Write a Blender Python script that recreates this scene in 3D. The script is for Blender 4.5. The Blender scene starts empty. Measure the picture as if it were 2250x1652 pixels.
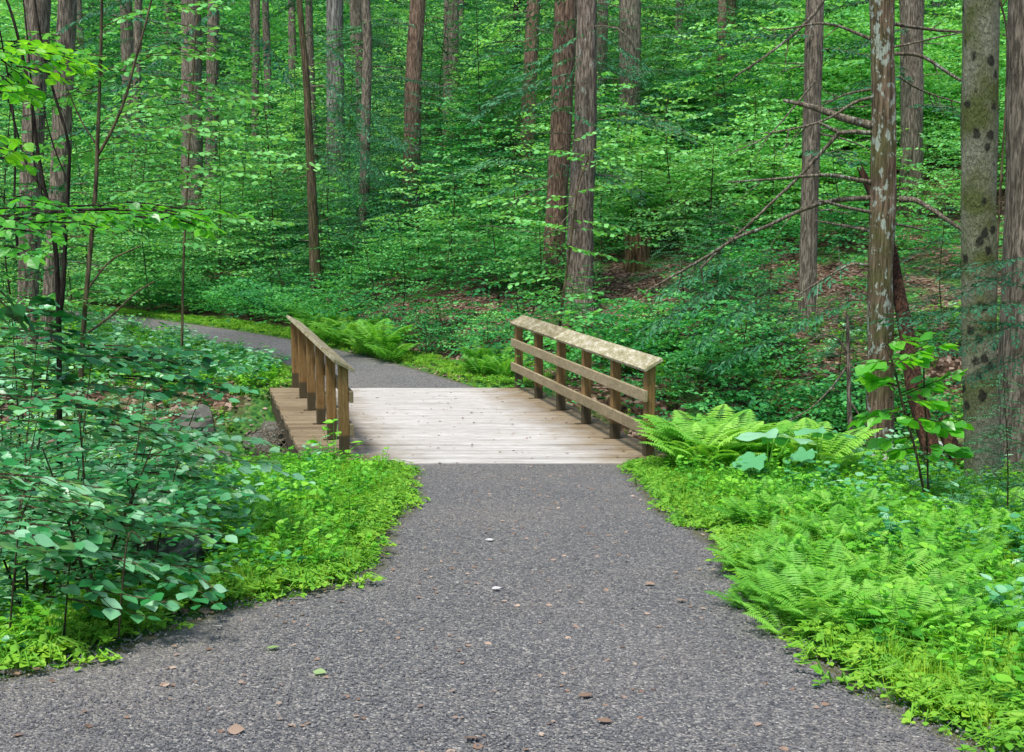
import bpy, math, random
import numpy as np
from mathutils import noise, Vector, Matrix
PI = math.pi
SC = bpy.context.scene
C = SC.collection
R0 = random.Random(7)

# ------------------------------------------------------------------ camera
F = 2700.0; CX = 1125.0; CY = 826.0
HC = 2.6
PITCH = math.atan(366 / F)
cp, sp = math.cos(PITCH), math.sin(PITCH)
cam = bpy.data.objects.new("camera", bpy.data.cameras.new("camera"))
C.objects.link(cam)
cam.location = (0, 0, HC)
cam.rotation_euler = (PI / 2 - PITCH, 0, 0)
cam.data.lens = 36 * F / 2250
cam.data.clip_end = 500
cam.data.clip_start = 0.05
SC.camera = cam

def ray(u, v):
    xc = (u - CX) / F; yc = -(v - CY) / F
    return (xc, cp + yc * sp, -sp + yc * cp)
def at_z(u, v, z=0.0):
    d = ray(u, v); t = (z - HC) / d[2]
    return Vector((d[0] * t, d[1] * t, z))
def at_y(u, v, y):
    d = ray(u, v); t = y / d[1]
    return Vector((d[0] * t, y, HC + d[2] * t))
def px(y, z=1.0):                       # metres per reference pixel at depth y
    return (y * cp - (z - HC) * sp) / F

# ------------------------------------------------------------------ terrain
def zp_(y):
    return np.clip(0.1 * (12.3 - y), 0, 1.0)
def at_path(u, v):
    d = ray(u, v)
    lo, hi = 0.5, 60.0
    for t in np.linspace(0.5, 60, 600):
        if HC + d[2] * t < zp_(d[1] * t):
            hi = t; break
    lo = hi - 0.1
    for _ in range(20):
        m = (lo + hi) / 2
        if HC + d[2] * m < zp_(d[1] * m): hi = m
        else: lo = m
    return (d[0] * hi, d[1] * hi)

DK_NL = at_z(671, 1020); DK_NR = at_z(1504, 1020)
DK_FL = at_z(592, 853)
BDIR = (DK_FL - DK_NL).normalized()                # along the bridge
DK_FR = DK_NR + (DK_FL - DK_NL)
Y0, Y1 = DK_NL.y, DK_FL.y

lu = [(880, 1022), (886, 1100), (822, 1160), (792, 1240), (757, 1283), (600, 1312), (430, 1342), (300, 1392), (150, 1450), (0, 1492)]
ru = [(1390, 1022), (1440, 1072), (1492, 1130), (1600, 1184), (1662, 1242), (1745, 1345), (1835, 1432), (1950, 1520), (2130, 1600), (2260, 1660)]
LE = np.array([at_path(*p) for p in lu]); RE = np.array([at_path(*p) for p in ru])
LE = np.vstack([LE, [LE[-1] + (-1.8, -1.2)], [(-5.5, 1.0)], [(-5.5, -4)]])
RE = np.vstack([RE, [(1.9, 2.0)], [(2.0, -4)]])
def far_pts(l):
    return np.array([tuple(at_z(u, v, 0.0))[:2] for u, v in l])
FL = far_pts([(655, 854), (640, 810), (500, 766), (340, 731), (190, 711), (60, 700)])
FU = far_pts([(1065, 853), (960, 820), (880, 798), (780, 774), (640, 743), (500, 722), (350, 700), (230, 686), (120, 679)])
FL = np.vstack([FL, [(-20, 30.5)], [(-40, 33)]]); FU = np.vstack([FU, [(-20, 34)], [(-40, 37)]])
NEAR_POLY = np.vstack([[(LE[0][0] - .2, 14.0)], LE, RE[::-1], [(RE[0][0] - .2, 14.0)]]); FAR_POLY = np.vstack([[(FL[0][0] + .2, 16.5)], FL, FU[::-1], [(FU[0][0] + .2, 16.5)]])

def inside(poly, x, y):
    r = np.zeros(x.shape, bool); n = len(poly); j = n - 1
    for i in range(n):
        xi, yi = poly[i]; xj, yj = poly[j]
        if yi != yj:
            c = ((yi > y) != (yj > y)) & (x < (xj - xi) * (y - yi) / (yj - yi) + xi)
            r ^= c
        j = i
    return r
def edge_dist(poly, x, y, closed=True):
    d = np.full(x.shape, 1e9); n = len(poly)
    for i in range(n if closed else n - 1):
        a = poly[i]; b = poly[(i + 1) % n]
        ab = b - a; L = (ab ** 2).sum() + 1e-12
        t = np.clip(((x - a[0]) * ab[0] + (y - a[1]) * ab[1]) / L, 0, 1)
        d = np.minimum(d, np.hypot(x - a[0] - t * ab[0], y - a[1] - t * ab[1]))
    return d
def path_sd(x, y):                                # positive outside the gravel
    dn = edge_dist(NEAR_POLY, x, y); dn = np.where(inside(NEAR_POLY, x, y), -dn, dn)
    df = edge_dist(FAR_POLY, x, y); df = np.where(inside(FAR_POLY, x, y), -df, df)
    return np.minimum(dn, df)

def sm(a, b, t):
    t = np.clip((t - a) / (b - a), 0, 1); return t * t * (3 - 2 * t)
_rng = np.random.RandomState(3)
_W = [(_rng.uniform(0, 2 * PI), _rng.uniform(0, 2 * PI), k) for k in (0.35, 0.5, 0.8, 1.1, 1.7, 2.3, 3.3) for _ in range(3)]
def wav(x, y):
    s = 0
    for a, p, k in _W:
        s = s + np.sin((x * math.cos(a) + y * math.sin(a)) * k * 1.3 + p) / (k + .4)
    return s / 6
TX = [-60, -20, -12, -10, -4.6, -2.5, -1.0, 1, 4, 7, 12, 60]
TY = [37, 37, 36, 34.5, 28, 24.5, 21.8, 20.8, 18.8, 17, 14.5, 12]
LEs = LE[np.argsort(LE[:, 1])]; REs = RE[np.argsort(RE[:, 1])]
def hz(x, y):
    x = np.asarray(x, float); y = np.asarray(y, float)
    x, y = np.broadcast_arrays(x, y)
    sd = path_sd(x, y)
    z = zp_(y)
    xl = np.interp(y, LEs[:, 1], LEs[:, 0]); xr = np.interp(y, REs[:, 1], REs[:, 0])
    w = np.interp(y, [4, 6, 8.5, 12.5, 13], [0.25, 0.5, 1.4, 1.6, 1.6])
    near = 1 - sm(12.5, 14.5, y)
    dl = np.maximum(xl - x - w, 0); dr = np.maximum(x - xr - 0.6, 0)
    z = z - near * (np.minimum(0.42 * dl, 1.5 + 0.02 * dl)) * (x < xl) - near * np.minimum(0.09 * dr, 0.45) * (x > xr)
    yc = np.interp(x, [-30, -9, -5, 0, 3, 6, 10, 30], [11.5, 13.4, 14.9, 15.2, 15.4, 17.2, 18.2, 19])
    hw = np.interp(x, [-10, -5, -3, 3, 5, 8], [2.6, 2.3, 2.35, 2.35, 2.0, 1.2])
    g = np.exp(-(np.abs(y - yc) / hw) ** 6)
    dep = np.interp(x, [-8, 0, 4, 8, 12], [1.35, 1.25, 1.0, 0.5, 0.2])
    z = z * (1 - g) + np.minimum(z, -dep) * g
    ye = np.interp(x, TX, TY)
    d = y - ye
    hill = 0.17 * d + np.where(d > 9, 0.15 * (d - 9), 0)
    hill = np.where(d > 0, hill + 0.12 * sm(0, 1.5, d), 0)
    z = z + hill
    amp = 0.10 + 0.35 * sm(2, 25, d)
    z = z + wav(x, y) * amp * sm(0.1, 1.2, sd) * sm(0.0, 1.0, np.abs(y - (Y0 + Y1) / 2) - 3.2 + 0.9 * (np.abs(x) > 3.4))
    z = z - 0.035 * sm(-0.03, -0.14, sd) - 0.0 * sd
    return z
def gz(x, y): return float(hz(np.array([x]), np.array([y]))[0])
def on_ground(u, v, ymin=3.0):
    d = ray(u, v)
    t = np.arange(ymin, 118, 0.05) / d[1]
    z = hz(d[0] * t, d[1] * t)
    k = np.argmax(HC + d[2] * t < z)
    return Vector((d[0] * t[k], d[1] * t[k], z[k]))

# ------------------------------------------------------------------ geometry collector
class Geo:
    def __init__(s):
        s.v = []; s.f = []; s.t = []; s.n = 0
    def add(s, v, f, tint=0.5):
        v = np.asarray(v, float).reshape(-1, 3)
        t = np.broadcast_to(np.asarray(tint, float), (len(v),))
        s.v.append(v); s.t.append(t)
        s.f.append(np.asarray(f, int) + s.n)          # 2-D array of faces of one size
        s.n += len(v)
    def box(s, c, ax, ay, az, hx, hy, hz_, tint=0.5, bev=0.0):
        c, ax, ay, az = [np.array(q, float) for q in (c, ax, ay, az)]
        v = [c + ax * hx * a + ay * hy * b + az * hz_ * d for a in (-1, 1) for b in (-1, 1) for d in (-1, 1)]
        f = [(0, 1, 3, 2), (4, 6, 7, 5), (0, 4, 5, 1), (2, 3, 7, 6), (0, 2, 6, 4), (1, 5, 7, 3)]
        s.add(v, f, tint)
    def tube(s, pts, rad, n=8, tint=0.5, wob=0.0, seed=0, cap=True, ridge=0.0):
        P = np.array([tuple(p) for p in pts], float); r = np.asarray(rad, float) * np.ones(len(P))
        T = np.gradient(P, axis=0); T /= np.linalg.norm(T, axis=1)[:, None] + 1e-9
        ref = np.array([0, 1, 0.01]) if abs(T[:, 1]).mean() < 0.9 else np.array([1, 0, 0.01])
        A = np.cross(T, ref); A /= np.linalg.norm(A, axis=1)[:, None] + 1e-9
        B = np.cross(T, A)
        a = np.arange(n) * 2 * PI / n
        rr = r[:, None] * np.ones((1, n))
        if wob:
            for i in range(len(P)):
                for j in range(n):
                    q = Vector((math.cos(a[j]) * 2.2 + seed, math.sin(a[j]) * 2.2, P[i, 2] * 1.3))
                    rr[i, j] *= 1 + wob * noise.noise(q)
        if ridge:
            rg = np.random.RandomState(seed + 5)
            ph = rg.uniform(-1, 1, n)
            for i in range(len(P)):
                ph = ph * 0.93 + rg.uniform(-1, 1, n) * 0.35
                rr[i] *= 1 + ridge * ph
        V = P[:, None, :] + rr[..., None] * (np.cos(a)[None, :, None] * A[:, None, :] + np.sin(a)[None, :, None] * B[:, None, :])
        m = len(P)
        i = np.arange(m - 1)[:, None] * n; j = np.arange(n)[None, :]; k = (j + 1) % n
        f = np.stack([i + j, i + k, i + n + k, i + n + j], -1).reshape(-1, 4)
        s.add(V.reshape(-1, 3), f, tint)
        if cap:
            s.add(V[-1], [list(range(n))], tint); s.add(V[0], [list(range(n))[::-1]], tint)
    def leaves(s, tmpl, pos, dr, nm, size, tint, wid=None):
        tv, tf = tmpl
        pos = np.asarray(pos, float); dr = np.asarray(dr, float); nm = np.asarray(nm, float)
        dr = dr / (np.linalg.norm(dr, axis=1)[:, None] + 1e-9)
        sd = np.cross(dr, nm); sd /= np.linalg.norm(sd, axis=1)[:, None] + 1e-9
        nm = np.cross(sd, dr)
        size = np.asarray(size, float) * np.ones(len(pos))
        w = size if wid is None else wid * np.ones(len(pos))
        V = pos[:, None] + (tv[None, :, 1, None] * dr[:, None]) * size[:, None, None] + (tv[None, :, 0, None] * sd[:, None]) * w[:, None, None] + (tv[None, :, 2, None] * nm[:, None]) * size[:, None, None]
        k = len(tv); n = len(pos)
        off = (np.arange(n) * k)[:, None, None]
        tt = np.repeat(np.asarray(tint, float) * np.ones(n), k)
        first = True
        for ff in tf:
            fa = (np.asarray(ff)[None] + off).reshape(-1, len(ff[0]))
            if first:
                s.add(V.reshape(-1, 3), fa, tt); base = s.n - n * k; first = False
            else:
                s.f.append(fa + base)
    def merge(s, o, M=None, dt=0.0):
        for v, t in zip(o.v, o.t): pass
        V = np.vstack(o.v)
        if M is not None:
            M = np.array(M); V = V @ M[:3, :3].T + M[:3, 3]
        s.v.append(V); s.t.append(np.clip(np.concatenate(o.t) + dt, 0, 1))
        for f in o.f: s.f.append(f + s.n)
        s.n += len(V)
    def mesh(s, name, mat, smooth=False):
        V = np.vstack(s.v); me = bpy.data.meshes.new(name)
        me.vertices.add(len(V)); me.vertices.foreach_set("co", V.astype(np.float32).ravel())
        li = np.concatenate([f.ravel() for f in s.f]); ls = np.concatenate([np.full(len(f), f.shape[1]) for f in s.f])
        st = np.concatenate([[0], np.cumsum(ls)[:-1]])
        me.loops.add(len(li)); me.loops.foreach_set("vertex_index", li.astype(np.int32))
        me.polygons.add(len(ls)); me.polygons.foreach_set("loop_start", st.astype(np.int32))
        me.polygons.foreach_set("loop_total", ls.astype(np.int32))
        me.polygons.foreach_set("use_smooth", np.full(len(ls), smooth))
        at = me.attributes.new("tint", "FLOAT", "POINT"); at.data.foreach_set("value", np.concatenate(s.t).astype(np.float32))
        me.update(calc_edges=True); me.validate()
        me.materials.append(mat)
        return me

def mesh2(gl, gs, name, m1, m2):
    nf = sum(len(f) for f in gl.f); gl.merge(gs); me = gl.mesh(name, m1); me.materials.append(m2)
    mi = np.zeros(len(me.polygons), np.int32); mi[nf:] = 1; me.polygons.foreach_set('material_index', mi)
    return me
def link(name, data, parent=None, loc=None):
    o = bpy.data.objects.new(name, data); C.objects.link(o)
    if parent: o.parent = parent
    if loc is not None: o.location = loc
    return o
def tag(o, label=None, cat=None, group=None, kind=None):
    if label: o['label'] = label
    if cat: o['category'] = cat
    if group: o['group'] = group
    if kind: o['kind'] = kind
    return o
def thing(name, label, cat, loc=(0, 0, 0), rz=0.0, group=None, s=1.0):
    o = bpy.data.objects.new(name, None); C.objects.link(o)
    o.empty_display_size = .1
    o.location = loc; o.rotation_euler = (0, 0, rz); o.scale = (s, s, s)
    return tag(o, label, cat, group)
def dup(root, loc, rz, s, label, group=None, sz=None):
    r = root.copy(); C.objects.link(r); r.location = loc; r.rotation_euler = (0, 0, rz); r.scale = (s, s, sz or s)
    r['label'] = label
    if group: r['group'] = group
    for ch in list(root.children):
        c = ch.copy(); C.objects.link(c); c.parent = r
    return r

# ------------------------------------------------------------------ materials
def newmat(name):
    m = bpy.data.materials.new(name); m.use_nodes = True
    nt = m.node_tree; nt.nodes.clear()
    return m, nt, nt.nodes, nt.links
def N(nt, t, **kw):
    n = nt.nodes.new(t)
    for k, v in kw.items():
        if k in n.inputs: n.inputs[k].default_value = v
        else: setattr(n, k, v)
    return n
def ramp(nt, stops, fac=None, interp='LINEAR'):
    r = nt.nodes.new('ShaderNodeValToRGB'); r.color_ramp.interpolation = interp
    e = r.color_ramp.elements
    while len(e) < len(stops): e.new(0.5)
    for q, (p, c) in zip(e, stops):
        q.position = p; q.color = (*c, 1)
    if fac is not None: nt.links.new(fac, r.inputs[0])
    return r
def mix(nt, fac, a, b, mode='MIX'):
    m = nt.nodes.new('ShaderNodeMix'); m.data_type = 'RGBA'; m.blend_type = mode
    for sck, val in ((m.inputs[0], fac), (m.inputs[6], a), (m.inputs[7], b)):
        if isinstance(val, bpy.types.NodeSocket): nt.links.new(val, sck)
        elif isinstance(val, (int, float)): sck.default_value = val
        else: sck.default_value = (*val, 1)
    return m.outputs[2]
def math_(nt, op, a, b=0.0):
    m = nt.nodes.new('ShaderNodeMath'); m.operation = op
    for i, val in enumerate((a, b)):
        if isinstance(val, bpy.types.NodeSocket): nt.links.new(val, m.inputs[i])
        else: m.inputs[i].default_value = val
    return m.outputs[0]
def tex(nt, kind, scale, coord='Object', sc=(1, 1, 1), **kw):
    tc = nt.nodes.new('ShaderNodeTexCoord'); mp = nt.nodes.new('ShaderNodeMapping')
    mp.inputs['Scale'].default_value = sc
    nt.links.new(tc.outputs[coord], mp.inputs[0])
    t = nt.nodes.new({'noise': 'ShaderNodeTexNoise', 'voronoi': 'ShaderNodeTexVoronoi', 'wave': 'ShaderNodeTexWave'}[kind])
    t.inputs['Scale'].default_value = scale
    for k, v in kw.items():
        if k in t.inputs: t.inputs[k].default_value = v
        else: setattr(t, k, v)
    nt.links.new(mp.outputs[0], t.inputs['Vector'])
    return t
def finish(nt, col, rough=0.8, bump=None, bs=0.5, bd=0.01, spec=0.3):
    p = nt.nodes.new('ShaderNodeBsdfPrincipled'); o = nt.nodes.new('ShaderNodeOutputMaterial')
    if isinstance(col, bpy.types.NodeSocket): nt.links.new(col, p.inputs['Base Color'])
    else: p.inputs['Base Color'].default_value = (*col, 1)
    if isinstance(rough, bpy.types.NodeSocket): nt.links.new(rough, p.inputs['Roughness'])
    else: p.inputs['Roughness'].default_value = rough
    p.inputs['Specular IOR Level'].default_value = spec
    if bump is not None:
        b = nt.nodes.new('ShaderNodeBump'); b.inputs['Strength'].default_value = bs; b.inputs['Distance'].default_value = bd
        nt.links.new(bump, b.inputs['Height']); nt.links.new(b.outputs[0], p.inputs['Normal'])
    nt.links.new(p.outputs[0], o.inputs[0])
    return p

def leaf_mat(name, cols, rough=0.55, trans=0.35, spec=0.3, tcol=1.6, var=0.45):
    m, nt, nd, lk = newmat(name)
    a = N(nt, 'ShaderNodeAttribute', attribute_name='tint')
    oi = N(nt, 'ShaderNodeObjectInfo')
    f = math_(nt, 'ADD', math_(nt, 'MULTIPLY', a.outputs['Fac'], 1 - var), math_(nt, 'MULTIPLY', oi.outputs['Random'], var))
    r = ramp(nt, cols, f)
    p = N(nt, 'ShaderNodeBsdfPrincipled', Roughness=rough)
    p.inputs['Specular IOR Level'].default_value = spec
    lk.new(r.outputs[0], p.inputs['Base Color'])
    t = N(nt, 'ShaderNodeBsdfTranslucent')
    tc = mix(nt, 1.0, r.outputs[0], (tcol * 1.1, tcol, tcol * 0.45), 'MULTIPLY')
    lk.new(tc, t.inputs[0])
    mx = N(nt, 'ShaderNodeMixShader'); mx.inputs[0].default_value = trans
    lk.new(p.outputs[0], mx.inputs[1]); lk.new(t.outputs[0], mx.inputs[2])
    o = N(nt, 'ShaderNodeOutputMaterial'); lk.new(mx.outputs[0], o.inputs[0])
    return m

M = {}
M['under'] = leaf_mat('understory_leaf', [(0, (.004, .05, .018)), (.35, (.02, .19, .05)), (.7, (.10, .42, .10)), (1, (.24, .62, .15))])
M['under2'] = leaf_mat('understory_leaf_light', [(0, (.02, .15, .035)), (.35, (.12, .43, .11)), (.8, (.32, .70, .22)), (1, (.40, .75, .28))])
M['hem'] = leaf_mat('hemlock_needle', [(0, (.006, .05, .025)), (.5, (.03, .17, .075)), (1, (.11, .34, .12))], rough=.5, trans=.2)
M['big'] = leaf_mat('broad_shrub_leaf', [(0, (.006, .08, .02)), (.3, (.03, .24, .06)), (.5, (.13, .42, .18)), (.72, (.34, .62, .40)), (.84, (.16, .48, .04)), (1, (.34, .62, .04))], rough=.36, trans=.3, spec=.6)  # shadowed, mint-highlight and backlit greens painted into the ramp, random per leaf
M['bright'] = leaf_mat('bright_branch_leaf', [(0, (.03, .22, .04)), (.5, (.10, .42, .03)), (1, (.26, .6, .03))], rough=.35, trans=.45, spec=.6)
M['verge'] = leaf_mat('verge_weed_leaf', [(0, (.03, .19, .02)), (.45, (.13, .44, .03)), (.8, (.27, .60, .05)), (1, (.36, .62, .10))], rough=.45, trans=.35)
M['grass'] = leaf_mat('grass_blade', [(0, (.08, .27, .02)), (.5, (.26, .50, .03)), (1, (.50, .62, .07))], rough=.5, trans=.3)
M['clover'] = leaf_mat('clover_leaf', [(0, (.07, .27, .02)), (.5, (.17, .42, .03)), (1, (.34, .54, .05))], trans=.25)
M['fern'] = leaf_mat('fern_frond', [(0, (.04, .22, .02)), (.5, (.16, .44, .05)), (1, (.34, .62, .10))], rough=.5, trans=.35)

def bark(name, c0, c1, c2, sc=14, lichen=None, spots=None, moss=0.0, stretch=.14):
    m, nt, nd, lk = newmat(name)
    oi = N(nt, 'ShaderNodeObjectInfo')
    n1 = tex(nt, 'noise', sc, sc=(1, 1, stretch), Detail=8, Roughness=.68)
    n2 = tex(nt, 'noise', 1.6, sc=(1, 1, .5), Detail=4)
    v = tex(nt, 'noise', sc * 2.1, sc=(1, 1, stretch * .7), Detail=5, Roughness=.6)
    ridge = ramp(nt, [(.40, (0, 0, 0)), (.55, (1, 1, 1))], v.outputs[0])
    r = ramp(nt, [(.3, c0), (.5, c1), (.72, c2)], n1.outputs[0])
    col = mix(nt, ramp(nt, [(.35, (0, 0, 0)), (.7, (.55, .55, .55))], n2.outputs[0]).outputs[0], r.outputs[0], tuple(min(1, q * 1.5) for q in c1))
    col = mix(nt, .75 if stretch < .4 else .15, col, mix(nt, ridge.outputs[0], tuple(q * .5 for q in c0), col))
    if moss:
        nm = tex(nt, 'noise', 2.2, Detail=6)
        col = mix(nt, math_(nt, 'MULTIPLY', ramp(nt, [(.45, (0, 0, 0)), (.62, (1, 1, 1))], nm.outputs[0]).outputs[0], moss), col, (.08, .10, .025))
    if lichen:
        nl = tex(nt, 'noise', 17, sc=(1, 1, .55), Detail=4, Roughness=.6)
        nl2 = tex(nt, 'noise', 2.5, sc=(1, 1, .5), Detail=2)
        k = math_(nt, 'ADD', nl.outputs[0], math_(nt, 'MULTIPLY', math_(nt, 'SUBTRACT', nl2.outputs[0], .5), .45))
        col = mix(nt, ramp(nt, [(lichen, (0, 0, 0)), (lichen + .05, (.85, .85, .85))], k).outputs[0], col, (.36, .42, .35))
    if spots:
        vs = tex(nt, 'voronoi', 6.5, sc=(1, 1, .8)); vs.inputs['Randomness'].default_value = 1
        ns = tex(nt, 'noise', 16, Detail=3)
        d = math_(nt, 'ADD', vs.outputs['Distance'], math_(nt, 'MULTIPLY', ns.outputs[0], .40))
        big = tex(nt, 'noise', 1.3, Detail=1)
        d = math_(nt, 'ADD', d, math_(nt, 'MULTIPLY', big.outputs[0], .25))
        col = mix(nt, ramp(nt, [(spots + .02, (.9, .9, .9)), (spots + .13, (0, 0, 0))], d).outputs[0], col, (.018, .018, .014))
    h = math_(nt, 'ADD', math_(nt, 'MULTIPLY', ridge.outputs[0], .6), n1.outputs[0])
    finish(nt, col, .9, h, .9, .02, .15)
    return m
M['hembark'] = bark('hemlock_bark', (.07, .058, .044), (.21, .175, .132), (.40, .345, .27), sc=20, stretch=.2)
M['redbark'] = bark('reddish_hemlock_bark', (.085, .052, .036), (.25, .165, .115), (.44, .32, .23), sc=20, stretch=.2)
M['flakebark'] = bark('flaking_brown_bark', (.075, .057, .044), (.21, .165, .13), (.42, .36, .30), lichen=.64, sc=18, stretch=.2)
M['greybark'] = bark('grey_weathered_bark', (.07, .065, .055), (.19, .18, .16), (.40, .39, .36), lichen=.66)
M['lichbark'] = bark('lichen_spotted_bark', (.06, .04, .028), (.16, .115, .075), (.28, .22, .15), lichen=.57, moss=.6)
M['beech'] = bark('smooth_beech_bark', (.11, .115, .075), (.17, .175, .12), (.27, .27, .20), sc=22, spots=.50, stretch=.6, moss=.9)
M['darkbark'] = bark('dark_sapling_bark', (.012, .01, .008), (.035, .028, .02), (.08, .065, .05), sc=30)
M['slimbark'] = bark('slim_tree_bark', (.05, .038, .025), (.12, .09, .055), (.20, .16, .10), sc=20, moss=.4)
M['deadwood'] = bark('dead_branch_bark', (.06, .05, .035), (.20, .17, .12), (.42, .40, .33), sc=30, lichen=.6)
M['rot'] = bark('rotten_red_wood', (.016, .010, .007), (.05, .027, .016), (.13, .06, .03), sc=16)
M['stump'] = bark('old_stump_wood', (.05, .03, .015), (.16, .10, .05), (.36, .24, .14), sc=9, moss=.6)
M['stem'] = bark('green_brown_stem', (.03, .03, .015), (.08, .07, .035), (.16, .13, .08), sc=40)

def wood(name, stops, foot=0.0, scl=(3, 40, 40), worn_lit=None):
    m, nt, nd, lk = newmat(name)
    a = N(nt, 'ShaderNodeAttribute', attribute_name='tint')
    n = tex(nt, 'noise', 1.5, sc=scl, Detail=7, Roughness=.7)
    n2 = tex(nt, 'noise', 2.5, Detail=5, Roughness=.6)
    n3 = tex(nt, 'noise', 9, sc=tuple(min(q, 6) for q in scl), Detail=6, Roughness=.7)
    f = math_(nt, 'ADD', math_(nt, 'MULTIPLY', n.outputs[0], .6), math_(nt, 'MULTIPLY', n3.outputs[0], .4))
    col = ramp(nt, stops, f).outputs[0]
    col = mix(nt, .35, col, ramp(nt, [(.35, (.35, .33, .27)), (.7, (1, 1, 1))], n2.outputs[0]).outputs[0], 'MULTIPLY')
    col = mix(nt, .8, col, ramp(nt, [(0, (.60, .56, .50)), (.5, (.88, .87, .86)), (1, (1.0, 1.0, 1.0))], a.outputs['Fac']).outputs[0], 'MULTIPLY')
    if worn_lit:                                         # grey wear down the middle, also painted paler for canopy-gap light; brown, mossy sides
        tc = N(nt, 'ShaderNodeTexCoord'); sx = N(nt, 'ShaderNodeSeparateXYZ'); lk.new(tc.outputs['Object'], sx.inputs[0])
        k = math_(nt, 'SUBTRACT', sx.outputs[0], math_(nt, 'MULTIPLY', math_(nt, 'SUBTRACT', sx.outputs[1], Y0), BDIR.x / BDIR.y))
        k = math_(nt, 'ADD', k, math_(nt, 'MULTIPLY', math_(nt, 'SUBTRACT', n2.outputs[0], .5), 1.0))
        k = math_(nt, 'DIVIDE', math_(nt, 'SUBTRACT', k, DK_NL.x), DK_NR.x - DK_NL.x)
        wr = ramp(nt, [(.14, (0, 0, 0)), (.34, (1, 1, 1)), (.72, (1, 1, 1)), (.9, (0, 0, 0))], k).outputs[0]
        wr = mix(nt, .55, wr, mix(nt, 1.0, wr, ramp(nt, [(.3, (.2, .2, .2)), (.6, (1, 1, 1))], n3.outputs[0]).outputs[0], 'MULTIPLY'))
        col = mix(nt, wr, col, mix(nt, ramp(nt, [(.3, (0, 0, 0)), (.65, (1, 1, 1))], n.outputs[0]).outputs[0], worn_lit[0], worn_lit[1]))
    if foot:                                         # damp stained feet of the posts
        tc = N(nt, 'ShaderNodeTexCoord'); sx = N(nt, 'ShaderNodeSeparateXYZ'); lk.new(tc.outputs['Object'], sx.inputs[0])
        k = math_(nt, 'SUBTRACT', sx.outputs[2], math_(nt, 'MULTIPLY', a.outputs['Fac'], .12))
        col = mix(nt, ramp(nt, [(foot, (.8, .8, .8)), (foot + .03, (0, 0, 0))], k).outputs[0], col, (.035, .035, .022))
    finish(nt, col, .75, f, .5, .004, .25)
    return m
M['deck'] = wood('weathered_deck_board', [(.3, (.12, .09, .05)), (.5, (.25, .195, .12)), (.7, (.42, .34, .22))], scl=(.8, 30, 30), worn_lit=((.25, .235, .205), (.60, .585, .56)))
M['post'] = wood('brown_post_timber', [(.3, (.10, .055, .016)), (.5, (.26, .155, .055)), (.7, (.42, .29, .13))], scl=(30, 30, 1.5), foot=.14)
M['board'] = wood('grey_rail_timber', [(.3, (.17, .13, .07)), (.5, (.33, .27, .16)), (.7, (.47, .40, .27))], scl=(25, 1.5, 25))
M['cap'] = wood('mottled_cap_timber', [(.36, (.17, .15, .06)), (.5, (.36, .33, .20)), (.6, (.60, .57, .46))], scl=(9, 3.0, 9))
M['beam'] = wood('dark_beam_timber', [(.3, (.03, .022, .012)), (.5, (.08, .06, .035)), (.7, (.15, .12, .08))], scl=(20, 1.5, 20))

def gravel_mat():
    m, nt, nd, lk = newmat('grey_gravel')
    v = tex(nt, 'voronoi', 95, sc=(1, 1, 1)); v.inputs['Randomness'].default_value = 1
    v2 = tex(nt, 'voronoi', 36, sc=(1, 1.2, 1))
    sp_ = N(nt, 'ShaderNodeSeparateColor'); lk.new(v.outputs['Color'], sp_.inputs[0])
    sp2 = N(nt, 'ShaderNodeSeparateColor'); lk.new(v2.outputs['Color'], sp2.inputs[0])
    c = ramp(nt, [(0, (.035, .038, .04)), (.3, (.09, .094, .098)), (.6, (.165, .166, .162)), (.82, (.25, .235, .205)), (.95, (.37, .35, .31)), (1, (.52, .50, .45))], sp_.outputs[0]).outputs[0]
    c2 = ramp(nt, [(0, (.07, .075, .09)), (.6, (.17, .172, .182)), (1, (.32, .29, .26))], sp2.outputs[1]).outputs[0]
    c = mix(nt, .22, c, c2)
    nz = tex(nt, 'noise', .55, Detail=5, Roughness=.6)
    c = mix(nt, ramp(nt, [(.45, (0, 0, 0)), (.68, (.5, .5, .5))], nz.outputs[0]).outputs[0], c, mix(nt, .6, c, (.30, .265, .22)))
    # mossy, silty rim where the verge creeps in
    a = N(nt, 'ShaderNodeAttribute', attribute_name='tint')
    ne = tex(nt, 'noise', 7, Detail=6, Roughness=.7)
    e = math_(nt, 'ADD', a.outputs['Fac'], math_(nt, 'MULTIPLY', math_(nt, 'SUBTRACT', ne.outputs[0], .5), .9))
    c = mix(nt, ramp(nt, [(.55, (0, 0, 0)), (.8, (1, 1, 1))], e).outputs[0], c, mix(nt, ne.outputs[0], (.07, .11, .02), (.16, .13, .09)))
    h = math_(nt, 'SUBTRACT', sp_.outputs[1], math_(nt, 'MULTIPLY', v.outputs['Distance'], 1.5))
    finish(nt, c, .85, h, .9, .008, .25)
    return m
M['gravel'] = gravel_mat()
def stone_mat(name, a, b, c):
    m, nt, nd, lk = newmat(name)
    at = N(nt, 'ShaderNodeAttribute', attribute_name='tint')
    n = tex(nt, 'noise', 6, Detail=8, Roughness=.65)
    col = ramp(nt, [(0, a), (.5, b), (1, c)], math_(nt, 'ADD', math_(nt, 'MULTIPLY', at.outputs['Fac'], .6), math_(nt, 'MULTIPLY', n.outputs[0], .4))).outputs[0]
    finish(nt, col, .85, n.outputs[0], .6, .02, .25); return m
M['pebble'] = stone_mat('pebbles', (.05, .053, .06), (.18, .178, .18), (.55, .52, .47))
M['rock'] = stone_mat('mossy_rock', (.03, .035, .02), (.11, .11, .09), (.27, .26, .24))
M['palerock'] = stone_mat('pale_rock', (.2, .2, .19), (.4, .39, .38), (.6, .58, .57))
M['litter'] = stone_mat('dead_leaf', (.075, .045, .028), (.22, .145, .10), (.50, .40, .31))
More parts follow.
